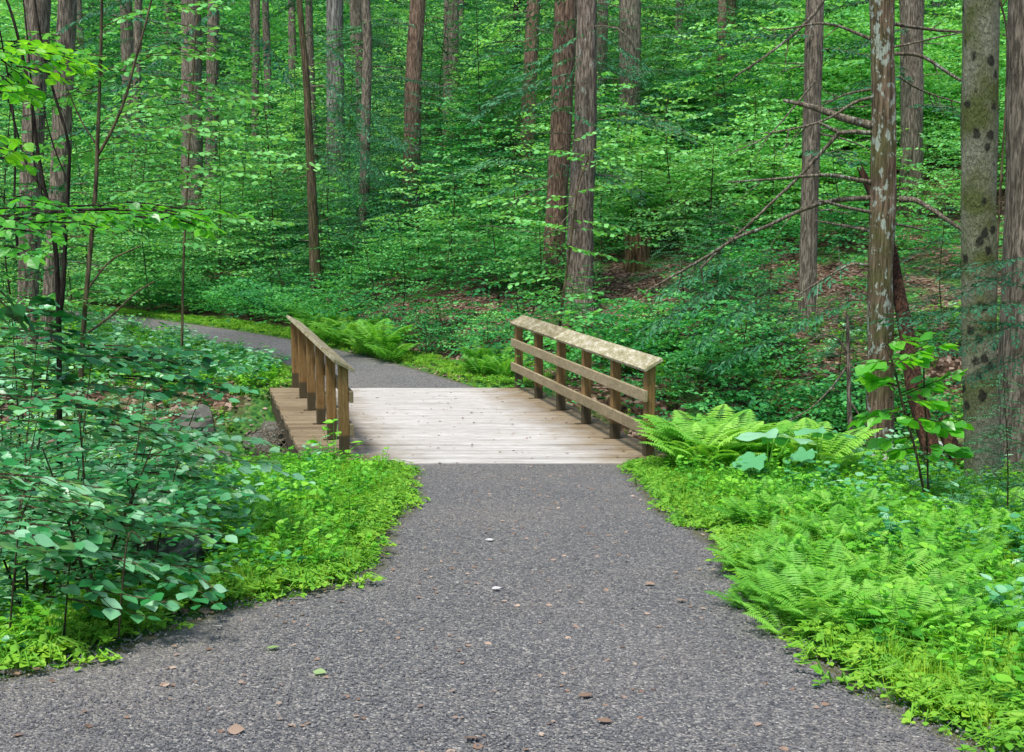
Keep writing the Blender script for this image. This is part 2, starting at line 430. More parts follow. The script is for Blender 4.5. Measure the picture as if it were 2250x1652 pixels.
def ground_mat():
    m, nt, nd, lk = newmat('forest_floor')
    v = tex(nt, 'voronoi', 17, sc=(1, 1.3, 1)); sp_ = N(nt, 'ShaderNodeSeparateColor'); lk.new(v.outputs['Color'], sp_.inputs[0])
    c = ramp(nt, [(0, (.022, .014, .008)), (.45, (.075, .045, .028)), (.8, (.17, .105, .07)), (1, (.33, .24, .19))], sp_.outputs[0]).outputs[0]
    n = tex(nt, 'noise', .9, Detail=8, Roughness=.65)
    a = N(nt, 'ShaderNodeAttribute', attribute_name='tint')
    k = math_(nt, 'ADD', n.outputs[0], math_(nt, 'MULTIPLY', a.outputs['Fac'], .35))
    c = mix(nt, ramp(nt, [(.52, (0, 0, 0)), (.62, (1, 1, 1))], k).outputs[0], c, mix(nt, sp_.outputs[1], (.02, .09, .02), (.08, .20, .035)))
    h = math_(nt, 'SUBTRACT', sp_.outputs[2], v.outputs['Distance'])
    finish(nt, c, .95, h, .7, .03, .15); return m
M['ground'] = ground_mat()

# ------------------------------------------------------------------ ground and path
def axis(a, b, segs):
    out = [a]
    for lim, st in segs:
        while out[-1] < lim - 1e-6: out.append(out[-1] + st)
    return np.array(out)
gy = axis(-4, 120, [(3, .3), (11.8, .11), (18.6, .07), (30, .15), (45, .4), (122, 1.2)])
gp = axis(0, 70, [(4.5, .11), (12, .16), (22, .4), (70, 1.5)])
gx = np.concatenate([-gp[::-1][:-1], gp])
X, Y = np.meshgrid(gx, gy)
Z = hz(X, Y)
under = inside(np.array([tuple(p)[:2] for p in (DK_NL, DK_NR, DK_FR, DK_FL)]), X, Y)
Z = np.where(under, np.minimum(Z, -0.4), Z)
SDG = path_sd(X, Y)
g = Geo(); nx, ny = len(gx), len(gy)
idx = np.arange(nx * ny).reshape(ny, nx)
tintg = 1 - sm(0, 1.4, SDG)
g.add(np.stack([X, Y, Z], -1).reshape(-1, 3), np.stack([idx[:-1, :-1], idx[:-1, 1:], idx[1:, 1:], idx[1:, :-1]], -1).reshape(-1, 4), tintg.ravel())
tag(link('ground', g.mesh('ground', M['ground'], True)), kind='structure')

def resample(P, n):
    d = np.concatenate([[0], np.cumsum(np.hypot(*np.diff(P, axis=0).T))]); t = np.linspace(0, d[-1], n)
    return np.stack([np.interp(t, d, P[:, 0]), np.interp(t, d, P[:, 1])], 1)
def smoothp(P, k=3):
    for _ in range(k):
        Q = P.copy(); Q[1:-1] = (P[:-2] + 2 * P[1:-1] + P[2:]) / 4; P = Q
    return P
def strip(g, A, B, n, m):
    A = smoothp(resample(A, n)); B = smoothp(resample(B, n))
    t = np.linspace(0, 1, m)[None, :, None]
    P = A[:, None] * (1 - t) + B[:, None] * t
    z = zp_(P[..., 1])
    tt = np.linspace(0, 1, m)
    e = np.minimum(tt, 1 - tt)[None, :] * np.linalg.norm(A - B, axis=1)[:, None]
    z = z + 0.02 * np.minimum(e, .6) + 0.004 * wav(P[..., 0] * 3, P[..., 1] * 3) + 0.004 - .03 * (e < .02)
    i = np.arange(n * m).reshape(n, m)
    g.add(np.concatenate([P, z[..., None]], -1).reshape(-1, 3), np.stack([i[:-1, :-1], i[:-1, 1:], i[1:, 1:], i[1:, :-1]], -1).reshape(-1, 4), (1 - sm(0, .45, e)).ravel())
g = Geo()
LEn = LE.copy(); REn = RE.copy()
# pull the far ends exactly to the deck edge
strip(g, LEn, REn, 90, 40)
strip(g, FL, FU, 90, 24)
me = g.mesh('path', M['gravel'], True)
tag(link('path', me), kind='structure')

# ------------------------------------------------------------------ bridge
bridge = thing('footbridge', 'weathered wooden plank footbridge with two timber railings crossing the gully on the gravel path', 'footbridge', (DK_NL + DK_NR) / 2)
OFF = Vector(bridge.location)
bd = BDIR; bx_ = Vector((bd.y, -bd.x, 0)); up = Vector((0, 0, 1))
def loc_geo(g, name, mat, parent, origin, smooth=False):
    for i in range(len(g.v)): g.v[i] = g.v[i] - np.array(origin)
    return g, name
rr = random.Random(5)
g = Geo(); npl = 38; L = (Y1 - Y0); pw = L / npl
for i in range(npl):
    y0 = Y0 + i * pw + .012; y1 = Y0 + (i + 1) * pw - .012
    e0 = rr.uniform(-.012, .012); e1 = rr.uniform(-.012, .012); dz = rr.uniform(-.004, .003)
    def ex(y, xa): return xa + (y - Y0) * bd.x / bd.y
    v = []
    for y in (y0, y1):
        for xa, e in ((DK_NL.x, e0), (DK_NR.x, e1)):
            v += [(ex(y, xa) + e, y, -.045 + dz), (ex(y, xa) + e, y, 0.012 + dz)]
    # bevelled upper edges
    (a0, a1, b0, b1, c0, c1, d0, d1) = v
    bv = .006
    top = [(a1[0], a1[1] + bv, a1[2]), (b1[0], b1[1] + bv, b1[2]), (d1[0], d1[1] - bv, d1[2]), (c1[0], c1[1] - bv, c1[2])]
    mid = [(q[0], q[1], q[2] - bv) for q in (a1, b1, d1, c1)]; bot = [a0, b0, d0, c0]
    g.add(bot + mid + top, [(8, 9, 10, 11), (0, 3, 2, 1), (0, 1, 5, 4), (1, 2, 6, 5), (2, 3, 7, 6), (3, 0, 4, 7), (4, 5, 9, 8), (5, 6, 10, 9), (6, 7, 11, 10), (7, 4, 8, 11)], rr.random())
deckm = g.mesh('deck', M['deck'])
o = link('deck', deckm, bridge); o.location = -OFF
for off in (0.07, 1.25, 2.45, 3.65):
    g = Geo(); a = DK_NL + Vector((off + .02, -.05, -.17)); b = a + (DK_FL - DK_NL) * 1.02
    g.box((a + b) / 2, bx_, bd, up, .06, (b - a).length / 2, .12, .5)
    o = link('beam', g.mesh('beam', M['beam']), bridge); o.location = -OFF
for yy, nm in ((Y0 - .07, 0), (Y1 + .07, 1)):          # sill logs retaining the gravel at both ends
    g = Geo(); xa = DK_NL.x + (yy - Y0) * bd.x / bd.y; xb = DK_NR.x + (yy - Y0) * bd.x / bd.y
    g.box(((xa + xb) / 2, yy, -.2), (1, 0, 0), (0, 1, 0), up, (xb - xa) / 2, .055, .19, .5)
    o = link('sill', g.mesh('sill', M['beam']), bridge); o.location = -OFF

def railing(pn, pf, inward, hgt, label):
    rl = bpy.data.objects.new('railing', None); C.objects.link(rl); rl.parent = bridge; rl['label'] = label
    rl.location = pn - OFF
    d = (pf - pn).normalized(); inn = Vector((d.y, -d.x, 0)) * inward      # towards the walkway
    Lr = (pf - pn).length; hw = .05
    q = random.Random(int(inward * 10) + 50)
    for k in range(6):
        b = d * (Lr * k / 5) + Vector((0, 0, .012))
        g = Geo(); h = hgt + q.uniform(-.005, .005)
        tl = Vector((q.uniform(-.004, .004), q.uniform(-.004, .004), 0))
        # sloped top follows the tilted cap
        v = []
        for zz in (0, 1):
            for a, c_ in ((-1, -1), (1, -1), (1, 1), (-1, 1)):
                p = b + inn * hw * a + d * hw * c_
                p = p + Vector((0, 0, (h - .012 - (a * hw) * .55) if zz else 0)) + tl * zz
                v.append(tuple(p))
        g.add(v, [(0, 3, 2, 1), (4, 5, 6, 7), (0, 1, 5, 4), (1, 2, 6, 5), (2, 3, 7, 6), (3, 0, 4, 7)], q.random())
        me = g.mesh('post', M['post'])
        o = link('post', me, rl)
        bm_mod = o.modifiers.new('bevel', 'BEVEL'); bm_mod.width = .006; bm_mod.segments = 2
        g = Geo()
        g.box(b - Vector((0, 0, .006)) + inn * .02, inn, d, up, .12, .035, .008, .2)
        link('post_plate', g.mesh('post_plate', M['beam']), rl)
    def board(name, ce, half_w, half_t, wdir, tdir, mat, e0, e1):
        g = Geo(); n = 24
        nrm = tdir
        for j in range(2):
            s0 = -e0 if j == 0 else Lr * .6 + .002; s1 = Lr * .6 - .002 if j == 0 else Lr + e1
            c = ce + d * ((s0 + s1) / 2) + up * (.003 * j)
            g.box(c, wdir, d, tdir, half_w, (s1 - s0) / 2, half_t, q.random())
        o = link(name, g.mesh(name, mat), rl)
        b_ = o.modifiers.new('bevel', 'BEVEL'); b_.width = .005; b_.segments = 2
    wd = (inn - up * .55).normalized(); td = (up + inn * .55).normalized()
    board('cap_rail', up * (hgt + .021) - inn * .0, .115, .019, wd, td, M['cap'], .12, .12)
    board('middle_rail', inn * (hw + .022) + up * .665, .06, .02, up, inn, M['board'], .10, .12)
    board('lower_rail', inn * (hw + .022) + up * .315, .06, .02, up, inn, M['board'], .10, .12)
railing(at_z(757, 1007), at_z(650, 852), 1, .975, 'railing at the left edge of the deck, seen almost end on')
railing(at_z(1424, 1004), at_z(1140, 853), -1, .975, 'railing at the right edge of the deck with a broad mottled cap rail')

# ------------------------------------------------------------------ leaf templates
LQ = (np.array([(0, 0, 0), (-.34, .45, .05), (0, 1, -.02), (.34, .45, .05)]), [[(0, 3, 2, 1)]])
LN = (np.array([(0, 0, 0), (-.30, .22, .03), (-.40, .5, .03), (-.22, .78, .0), (0, 1.0, -.06), (.22, .78, .0), (.40, .5, .03), (.30, .22, .03), (0, .3, -.04), (0, .65, -.05)]),
      [[(0, 8, 1), (4, 3, 9), (4, 9, 5), (0, 7, 8)], [(1, 8, 9, 2), (7, 6, 9, 8)], [(2, 9, 3), (6, 5, 9)]])
LG = (np.array([(-.5, 0, 0), (.5, 0, 0), (-.35, .5, .06), (.35, .5, .06), (0, 1, -.05)]), [[(0, 1, 3, 2)], [(2, 3, 4)]])

def rotz(P, a):
    c, s = math.cos(a), math.sin(a); P = np.asarray(P)
    return np.stack([P[..., 0] * c - P[..., 1] * s, P[..., 0] * s + P[..., 1] * c, P[..., 2]], -1)
def roty(P, a):                                     # tilt +x upwards by a
    c, s = math.cos(a), math.sin(a); P = np.asarray(P)
    return np.stack([P[..., 0] * c - P[..., 2] * s, P[..., 1], P[..., 0] * s + P[..., 2] * c], -1)

def spray(rg, L, lw, spacing, tw, droop=.18, side=.45, flat=.25, ld=.75):
    """flat spray of leaves along +x: returns leaf pos, dir, nrm and the twig polylines"""
    pos, dr, nm, tws = [], [], [], []; flat = max(flat, .38)
    def axis_pt(t): return np.array([L * t, .06 * L * math.sin(t * 3 + ph), -droop * L * t * t])
    ph = rg.uniform(0, 6)
    n = max(3, int(L / tw)); tws.append([axis_pt(t) for t in np.linspace(0, 1, 5)])
    for i in range(n):
        t = .12 + .88 * (i + .5) / n; s = 1 if i % 2 else -1
        p0 = axis_pt(t); l2 = side * L * (math.sin(PI * min(1, .15 + .8 * t)) ** .8) * rg.uniform(.75, 1.15)
        if t > .9: l2 *= .6
        a = s * rg.uniform(.75, 1.05) * (1.15 - .5 * t); d2 = np.array([math.cos(a), math.sin(a), rg.uniform(-.15, .08)])
        tws.append([p0, p0 + d2 * l2 * .5 + (0, 0, .01 * L), p0 + d2 * l2 + (0, 0, -.12 * l2)])
        m = max(2, int(l2 / spacing))
        for j in range(m):
            q = (j + .6) / m; ss = 1 if j % 2 else -1
            p = p0 + d2 * l2 * q + np.array([0, 0, -.12 * l2 * q * q])
            aa = a + ss * rg.uniform(.5, 1.0) * (1 - .6 * (q > .9))
            pos.append(p); dr.append((math.cos(aa), math.sin(aa), rg.uniform(-ld, .03)))
            nm.append((rg.gauss(0, flat), rg.gauss(0, flat), 1))
    m = int(L / spacing)
    for j in range(m):
        q = (j + .5) / m; ss = 1 if j % 2 else -1; aa = ss * rg.uniform(.5, 1)
        pos.append(axis_pt(q)); dr.append((math.cos(aa), math.sin(aa), rg.uniform(-ld, .03))); nm.append((rg.gauss(0, flat), rg.gauss(0, flat), 1))
    return np.array(pos), np.array(dr), np.array(nm), tws

def put_spray(gl, gs, sp, origin, az, el, size, tint, tmpl, rg, twr=.004, wid=None):
    pos, dr, nm, tws = sp
    f = lambda P: rotz(roty(P, el), az)
    k = len(pos)
    tn = np.clip(tint + np.array([rg.gauss(0, .24) for _ in range(k)]), 0, 1)
    sz = size * np.array([rg.uniform(.7, 1.15) for _ in range(k)])
    gl.leaves(tmpl, f(pos) + np.array(origin), f(dr), f(nm), sz, tn, None if wid is None else sz * wid)
    if gs is not None:
        for i, t in enumerate(tws):
            P = f(np.array(t)) + np.array(origin); r = np.linspace(twr * (1.6 if i == 0 else .8), twr * .4, len(P))
            gs.tube(P, r, 4 if i == 0 else 3, cap=False)

def sapling(seed, h, R, n, lw, spacing, tmpl=LQ, z0=.25, mat='under', stemr=.018, tw=.16, nstem=1, side=.45, wid=None, droop=.2, el=(.05, .45), twigs=True):
    rg = random.Random(seed); gl, gs = Geo(), Geo()
    for sidx in range(nstem):
        lean = (rg.uniform(-.12, .12) * h, rg.uniform(-.12, .12) * h) if nstem == 1 else (math.cos(sidx * 2.4) * .35 * R, math.sin(sidx * 2.4) * .35 * R)
        pts = [np.array([lean[0] * t ** 1.3 + .03 * h * math.sin(5 * t + seed), lean[1] * t ** 1.3, h * t * (1 - .08 * (nstem > 1) * sidx)]) for t in np.linspace(-.03, 1, 9)]
        gs.tube(pts, np.linspace(stemr, stemr * .3, 9), 6, cap=False)
        m = n // nstem
        for i in range(m):
            t = z0 + (1 - z0) * (i + .3) / m
            k = t * 8; a = int(min(7, k)); p = pts[a] * (1 - (k - a)) + pts[a + 1] * (k - a)
            l = R * (1.05 - .7 * (t - z0) / (1 - z0)) * rg.uniform(.7, 1.15)
            az = i * 2.4 + rg.uniform(-.4, .4) + seed
            put_spray(gl, gs if twigs else None, spray(rg, l, lw, spacing, tw, droop, side, ld=.25 if mat == 'big' else .75), p, az, rg.uniform(*el), lw, .5 + .25 * rg.uniform(-1, 1) , tmpl, rg, twr=stemr * .22, wid=wid)
    return gl, gs
PROTO = {}
def proto(key, mat, *a, **k):
    gl, gs = sapling(*a, mat=mat, **k)
    PROTO[key] = (gl.mesh('foliage', M[mat]), gs.mesh('stem', M['stem'], True))
proto('a', 'under', 1, 2.4, 1.15, 26, .085, .06, tw=.17)
proto('b', 'under', 2, 3.2, 1.45, 30, .095, .07, tw=.2)
proto('c', 'under2', 3, 1.7, 1.15, 24, .095, .06, tw=.16)
proto('d', 'under2', 4, 2.8, 1.35, 30, .115, .075, tw=.2)
proto('e', 'under', 5, .9, .8, 16, .08, .055, tw=.14, nstem=2)
proto('h', 'hem', 6, 3.0, 1.25, 40, .055, .022, tw=.09, z0=.1, wid=.5, droop=.35, el=(-.05, .25), twigs=True)
proto('t', 'under', 9, 6.0, 1.9, 66, .105, .08, tw=.25, z0=.12, stemr=.022)
proto('t2', 'under2', 10, 5.0, 1.9, 54, .11, .09, tw=.27, z0=.12)
proto('m', 'big', 12, 2.3, 1.05, 36, .068, .052, tmpl=LN, tw=.17, z0=.35, nstem=2, stemr=.012, side=.4)
proto('n', 'big', 7, .85, .75, 26, .062, .042, tmpl=LN, tw=.16, nstem=3, stemr=.009, side=.4, z0=.3)
proto('n2', 'big', 8, 1.05, .85, 26, .06, .042, tmpl=LN, tw=.17, nstem=2, stemr=.010, side=.4, z0=.3)

ROOTS = {}
def plant(key, loc, rz, s, label, cat, group=None, name='sapling', sz=None):
    if key in ROOTS:
        r = dup(ROOTS[key], loc, rz, s, label, group, sz); r.name = name; r['category'] = cat
        if not group and 'group' in r: del r['group']
        return r
    r = thing(name, label, cat, loc, rz, group, s); r.scale = (s, s, sz or s)
    link('foliage', PROTO[key][0], r); link('stem', PROTO[key][1], r)
    ROOTS[key] = r
    return r

# ------------------------------------------------------------------ geometry-nodes scatter (uncountable growth)
def scatter(name, pts, protos, smin, smax, label, cat, seed=0, tilt=.12, kind='stuff', patch=0):
    n = len(pts); rs = np.random.RandomState(seed)
    me = bpy.data.meshes.new(name); me.vertices.add(n); me.vertices.foreach_set('co', np.asarray(pts, np.float32).ravel())
    rot = np.stack([rs.normal(0, tilt, n), rs.normal(0, tilt, n), rs.uniform(0, 2 * PI, n)], 1)
    a = me.attributes.new('rot', 'FLOAT_VECTOR', 'POINT'); a.data.foreach_set('vector', rot.astype(np.float32).ravel())
    a = me.attributes.new('scl', 'FLOAT', 'POINT'); a.data.foreach_set('value', rs.uniform(smin, smax, n).astype(np.float32))
    a = me.attributes.new('pick', 'INT', 'POINT'); pk = rs.randint(0, len(protos), n)
    if patch:                                       # species grow in patches
        pt = np.asarray(pts); q = wav(pt[:, 0] * patch + 3, pt[:, 1] * patch) + rs.normal(0, .10, n)
        pk = np.clip(((np.argsort(np.argsort(q)) + .5) / n * len(protos)).astype(int), 0, len(protos) - 1)
    a.data.foreach_set('value', pk.astype(np.int32))
    o = link(name, me)
    tree = bpy.data.node_groups.new(name, 'GeometryNodeTree')
    tree.interface.new_socket('Geometry', in_out='INPUT', socket_type='NodeSocketGeometry')
    tree.interface.new_socket('Geometry', in_out='OUTPUT', socket_type='NodeSocketGeometry')
    gi = tree.nodes.new('NodeGroupInput'); go = tree.nodes.new('NodeGroupOutput')
    jn = tree.nodes.new('GeometryNodeJoinGeometry')
    for p in protos:
        oi = tree.nodes.new('GeometryNodeObjectInfo'); oi.inputs['Object'].default_value = p; oi.inputs['As Instance'].default_value = True
        tree.links.new(oi.outputs['Geometry'], jn.inputs[0])
    ip = tree.nodes.new('GeometryNodeInstanceOnPoints'); ip.inputs['Pick Instance'].default_value = True
    def attr(nm, t):
        q = tree.nodes.new('GeometryNodeInputNamedAttribute'); q.data_type = t; q.inputs['Name'].default_value = nm
        return q.outputs['Attribute']
    tree.links.new(gi.outputs[0], ip.inputs['Points']); tree.links.new(jn.outputs[0], ip.inputs['Instance'])
    tree.links.new(attr('pick', 'INT'), ip.inputs['Instance Index'])
    er = tree.nodes.new('FunctionNodeEulerToRotation'); tree.links.new(attr('rot', 'FLOAT_VECTOR'), er.inputs[0]); tree.links.new(er.outputs[0], ip.inputs['Rotation'])
    tree.links.new(attr('scl', 'FLOAT'), ip.inputs['Scale'])
    tree.links.new(ip.outputs[0], go.inputs[0])
    md = o.modifiers.new('scatter', 'NODES'); md.node_group = tree
    tag(o, label, cat, kind=kind)
    return o

def jitter_grid(x0, x1, y0, y1, step, seed):
    rs = np.random.RandomState(seed)
    xs = np.arange(x0, x1, step); ys = np.arange(y0, y1, step)
    X, Y = np.meshgrid(xs, ys); X = X.ravel() + rs.uniform(-.5, .5, X.size) * step; Y = Y.ravel() + rs.uniform(-.5, .5, Y.size) * step
    return X, Y, rs
def in_view(X, Y, m=1.5):
    return np.abs(X) < Y * (1125 / F) + m
deck_poly = np.array([tuple(p)[:2] for p in (DK_NL, DK_NR, DK_FR, DK_FL)])
def off_deck(X, Y, m=0.0):
    d = edge_dist(deck_poly, X, Y); return (~inside(deck_poly, X, Y)) & (d > m)

# ------------------------------------------------------------------ trees
TRUNKS = []                                         # (x, y, r) so that undergrowth keeps clear
def trunk_pts(pts, y, top, lean_y=0.0):
    """pts: (u, v, width px) from top to bottom, at depth y; extended to the ground and up to height top"""
    P = [(at_y(u, v, y), w * px(y) / 2) for u, v, w in pts]
    P.sort(key=lambda q: q[0].z)
    b, rb = P[0]; zg = gz(b.x, y)
    if len(P) > 1:
        q, rq = P[1]; k = (q.x - b.x) / max(.3, q.z - b.z)
    else: k = 0
    if b.z > zg - .1:
        base = Vector((b.x - k * (b.z - zg), y, zg - .15)); P.insert(0, (base, rb * 1.05))
    t, rt = P[-1]; t2, rt2 = P[-2]
    k = (t.x - t2.x) / max(.3, t.z - t2.z)
    if top > t.z + .5: P.append((Vector((t.x + k * (top - t.z), y, top)), rt * .45))
    return P
def resamp_trunk(P, step=.16):
    z = np.array([p.z for p, _ in P]); x = np.array([p.x for p, _ in P]); y = np.array([p.y for p, _ in P]); r = np.array([q for _, q in P])
    n = max(8, int((z[-1] - z[0]) / step)); zz = np.linspace(z[0], z[-1], n)
    return np.stack([np.interp(zz, z, x), np.interp(zz, z, y), zz], 1), np.interp(zz, z, r)
CROWN = {}
def crown_mesh(kind, seed):
    key = (kind, seed)
    if key in CROWN: return CROWN[key]
    rg = random.Random(seed * 7 + (3 if kind == 'hem' else 1)); gl = Geo()
    H = 8.0
    for i in range(20):
        t = i / 20; l = 2.6 * (1.05 - .85 * t) * rg.uniform(.7, 1.1)
        sp_ = spray(rg, l, .1, .10, .28, .25, .32, .3)
        put_spray(gl, None, sp_, (0, 0, H * t), i * 2.4, rg.uniform(-.1, .25), .20, .45, LQ, rg, wid=.55)
    if kind == 'far':
        gl.merge(dead_twigs(random.Random(4), np.stack([0 * np.arange(24.), 0 * np.arange(24.), np.linspace(-9, 6, 24)], 1), np.linspace(.24, .1, 24), -7.0, 1.0, 22, 2.2))
    CROWN[key] = gl.mesh('crown', M['hem'])
    return CROWN[key]
def dead_twigs(rg, P, R, zlo, zhi, n, L, sep=False):
    g = Geo(); out = []
    for _ in range(n):
        if sep: g = Geo(); out.append(g)
        z = rg.uniform(zlo, zhi); x = np.interp(z, P[:, 2], P[:, 0]); y = P[0, 1]; r = np.interp(z, P[:, 2], R)
        a = rg.uniform(0, 2 * PI) if rg.random() < .3 else rg.choice([0, PI]) + rg.gauss(0, .5)
        l = L * rg.uniform(.25, 1); d = np.array([math.cos(a), math.sin(a), rg.uniform(-.15, .3)])
        p0 = np.array([x, y, z]) + d * r * .6; pts = [p0]; cur = d.copy()
        for k in range(5):
            cur = cur + np.array([rg.gauss(0, .12), rg.gauss(0, .12), rg.gauss(-.05, .1)]); pts.append(pts[-1] + cur * l / 5)
        br = rg.uniform(.008, .016) * (1 + L / 3)
        g.tube(pts, np.linspace(br, br * .25, 6), 5, cap=False)
        for k in (2, 3, 4):
            if rg.random() < .7:
                e = pts[k]; dd = np.array([cur[0] + rg.gauss(0, .5), cur[1] + rg.gauss(0, .5), rg.gauss(-.2, .35)])
                g.tube([e, e + dd * l * .15, e + dd * l * .28 + (0, 0, -.03)], [br * .45, br * .3, br * .12], 3, cap=False)
    return out if sep else g
def shift(g, o):
    for i in range(len(g.v)): g.v[i] = g.v[i] - np.array(tuple(o))
    return g
def tree(name, label, cat, y, pts, mat, top=11, crown=None, cz=None, twigs=0, twl=1.2, ridge=.04, group=None, flare=1.35, cs=1.0, twz=None, seg=None):
    P = trunk_pts(pts, y, top); A, R = resamp_trunk(P)
    zb = A[0, 2] + .15; hgt = A[:, 2] - zb
    R = R * (1 + (flare - 1) * np.exp(-np.maximum(hgt, 0) / .28))
    base = Vector((A[0, 0], y, zb)); TRUNKS.append((base.x, y, R[0]))
    root = thing(name, label, cat, base, 0, group)
    sd = int(abs(base.x * 37 + y * 11)) % 1000
    g = Geo(); g.tube(A, R, seg or (28 if R.max() > .12 else 12), wob=.10, seed=sd, ridge=ridge)
    link('trunk', shift(g, base).mesh('trunk', M[mat], True), root)
    rg = random.Random(sd)
    if crown:
        o = link('crown', crown_mesh(crown, sd % 3), root); cz_ = cz if cz is not None else max(A[-1, 2] - 6, zb + 4)
        x = np.interp(cz_, A[:, 2], A[:, 0]); o.location = Vector((x, y, cz_)) - base; o.rotation_euler = (0, 0, rg.uniform(0, 6)); o.scale = (cs, cs, cs)
    if crown and y < 48:
        gl = Geo(); gt = Geo()
        for k in range(7 if y > 22.5 else 3):
            z = rg.uniform(max(zb + 2.4, 3.4), HC + .19 * y); a_ = rg.choice([0, PI]) + rg.gauss(0, .75)
            x = np.interp(z, A[:, 2], A[:, 0]); r_ = np.interp(z, A[:, 2], R)
            put_spray(gl, gt, spray(rg, rg.uniform(1.3, 2.4), .075, .05, .13, .3, .32, .35), (x + math.cos(a_) * r_ * .7, y + math.sin(a_) * r_ * .7, z), a_, rg.uniform(-.15, .2), .14, .5 + rg.gauss(0, .15), LQ, rg, twr=.006, wid=.5)
        link('foliage', mesh2(shift(gl, base), shift(gt, base), 'foliage', M['hem'], M['deadwood']), root)
    if twigs:
        lo, hi = twz or (zb + 1.2, min(A[-1, 2], HC + .2 * y))
        for g in dead_twigs(rg, A, R, lo, hi, twigs, twl, True):
            link('dead_branch', shift(g, base).mesh('dead_branch', M['deadwood']), root)
    return root, A, R, base
def H_(name='hemlock_tree', **k): return name
T = tree
# left side
T('hemlock_tree', 'brown furrowed trunk at the far left edge, in front of the path bend', 'tree', 21.5, [(88, 0, 44), (68, 400, 46), (60, 720, 44)], 'hembark', 13, 'hem', 9, 8)
T('hemlock_tree', 'greyish furrowed trunk second from the left edge, standing by the path bend', 'tree', 20.3, [(148, 0, 38), (132, 400, 42), (108, 780, 42)], 'hembark', 13, 'hem', 9, 8)
T('hemlock_tree', 'brown trunk rising behind the bright overhanging branch, left of the slim leaning tree', 'tree', 38, [(420, 100, 42), (421, 300, 46), (423, 480, 50)], 'hembark', 18, 'hem', 13, 6)
_, FA, FR, fb = T('slim_tree', 'slim dark brown trunk leaning left, right behind the left railing', 'tree', 28.5, [(655, -20, 12), (672, 160, 14), (681, 330, 18), (688, 480, 22), (697, 683, 26)], 'slimbark', 11, None, None, 5, .9, flare=1.15)
T('hemlock_tree', 'wide grey trunk half hidden by hemlock boughs, right of the slim leaning tree', 'tree', 39, [(736, 0, 36), (738, 300, 40), (742, 480, 42)], 'greybark', 17, 'hem', 13, 6)
T('hemlock_tree', 'thin trunk with stubby dead branches between the wide grey and the reddish trunk', 'tree', 33, [(803, 0, 20), (808, 100, 20), (802, 330, 21), (800, 530, 22)], 'hembark', 14, 'hem', 10, 14, 1.1)
T('hemlock_tree', 'straight reddish brown trunk standing alone left of centre', 'tree', 34, [(918, 0, 34), (908, 170, 35), (904, 370, 38)], 'redbark', 16, 'hem', 11.5, 9, .9)
T('hemlock_tree', 'dark thin trunk just left of a reddish trunk near the centre', 'tree', 46, [(1135, 0, 15), (1138, 200, 16), (1137, 330, 17)], 'darkbark', 19, 'hem', 14, 5)
T('hemlock_tree', 'reddish brown trunk with dead side branches, left of the twin big trunks', 'tree', 36, [(1173, 0, 28), (1163, 200, 31), (1157, 360, 34)], 'redbark', 16, 'hem', 12, 12, 1.5)
T('hemlock_tree', 'left one of the twin big furrowed trunks behind the right railing', 'tree', 25, [(1243, 0, 49), (1232, 300, 46), (1220, 500, 46), (1214, 690, 48)], 'redbark', 14, 'hem', 9.5, 8, 1.6)
T('hemlock_tree', 'right one of the twin big trunks, flaking grey above and brown below', 'tree', 23.6, [(1290, 0, 42), (1286, 300, 50), (1276, 450, 56), (1273, 690, 62)], 'flakebark', 14, 'hem', 9.3, 8, 1.4)
T('hemlock_tree', 'slim brown trunk close behind the right one of the twin big trunks', 'tree', 37, [(1325, 0, 22), (1320, 300, 24), (1318, 440, 25)], 'hembark', 16, 'hem', 12, 3)
T('hemlock_tree', 'broad light brown trunk right of the twin big trunks, its foot hidden by bright saplings', 'tree', 35, [(1384, 0, 46), (1384, 200, 45), (1378, 330, 47)], 'hembark', 16, 'hem', 11.5, 10, 1.5)
T('hemlock_tree', 'thin straight trunk rising out of the bright green saplings, leaning slightly right', 'tree', 40, [(1494, 0, 16), (1487, 130, 17), (1478, 300, 18)], 'hembark', 17, 'hem', 13, 7, 1.1)
T('hemlock_tree', 'thin brown trunk with a darker trunk tight behind its right side', 'tree', 36, [(1588, 0, 19), (1583, 180, 21), (1581, 360, 22)], 'redbark', 16, 'hem', 12, 10, 1.1)
T('hemlock_tree', 'darker thin trunk tight behind the right side of a thin brown trunk', 'tree', 40, [(1609, 0, 17), (1603, 200, 17), (1600, 360, 17)], 'slimbark', 17, 'hem', 13, 4)
T('hemlock_tree', 'thin trunk blotched pale with lichen, left of the tall straight brown trunk', 'tree', 41, [(1704, 0, 21), (1702, 200, 21), (1700, 400, 22)], 'greybark', 17, 'hem', 13, 6)
T('hemlock_tree', 'tall straight brown trunk seen behind the long bare branches of the lichen covered tree', 'tree', 20.8, [(1791, 0, 38), (1785, 200, 38), (1778, 500, 37), (1770, 760, 38)], 'hembark', 12, 'hem', 8.8, 8, 1.3)
T('hemlock_tree', 'wide trunk with a mossy foot on the slope, left of the spotted beech', 'tree', 28, [(2003, 0, 50), (2003, 250, 46), (2000, 490, 50)], 'hembark', 14, 'hem', 10, 8, 1.5, flare=1.25)
beech = T('beech_tree', 'smooth grey green beech trunk covered in round dark spots', 'tree', 11.3, [(2156, 0, 74), (2150, 440, 74), (2152, 800, 72), (2162, 1080, 76)], 'beech', 9, None, ridge=.006, flare=1.08)
T('hemlock_tree', 'furrowed brown trunk at the far right edge behind the spotted beech', 'tree', 12.6, [(2262, 0, 86), (2256, 440, 88), (2240, 800, 90), (2234, 1060, 96)], 'hembark', 9, None)
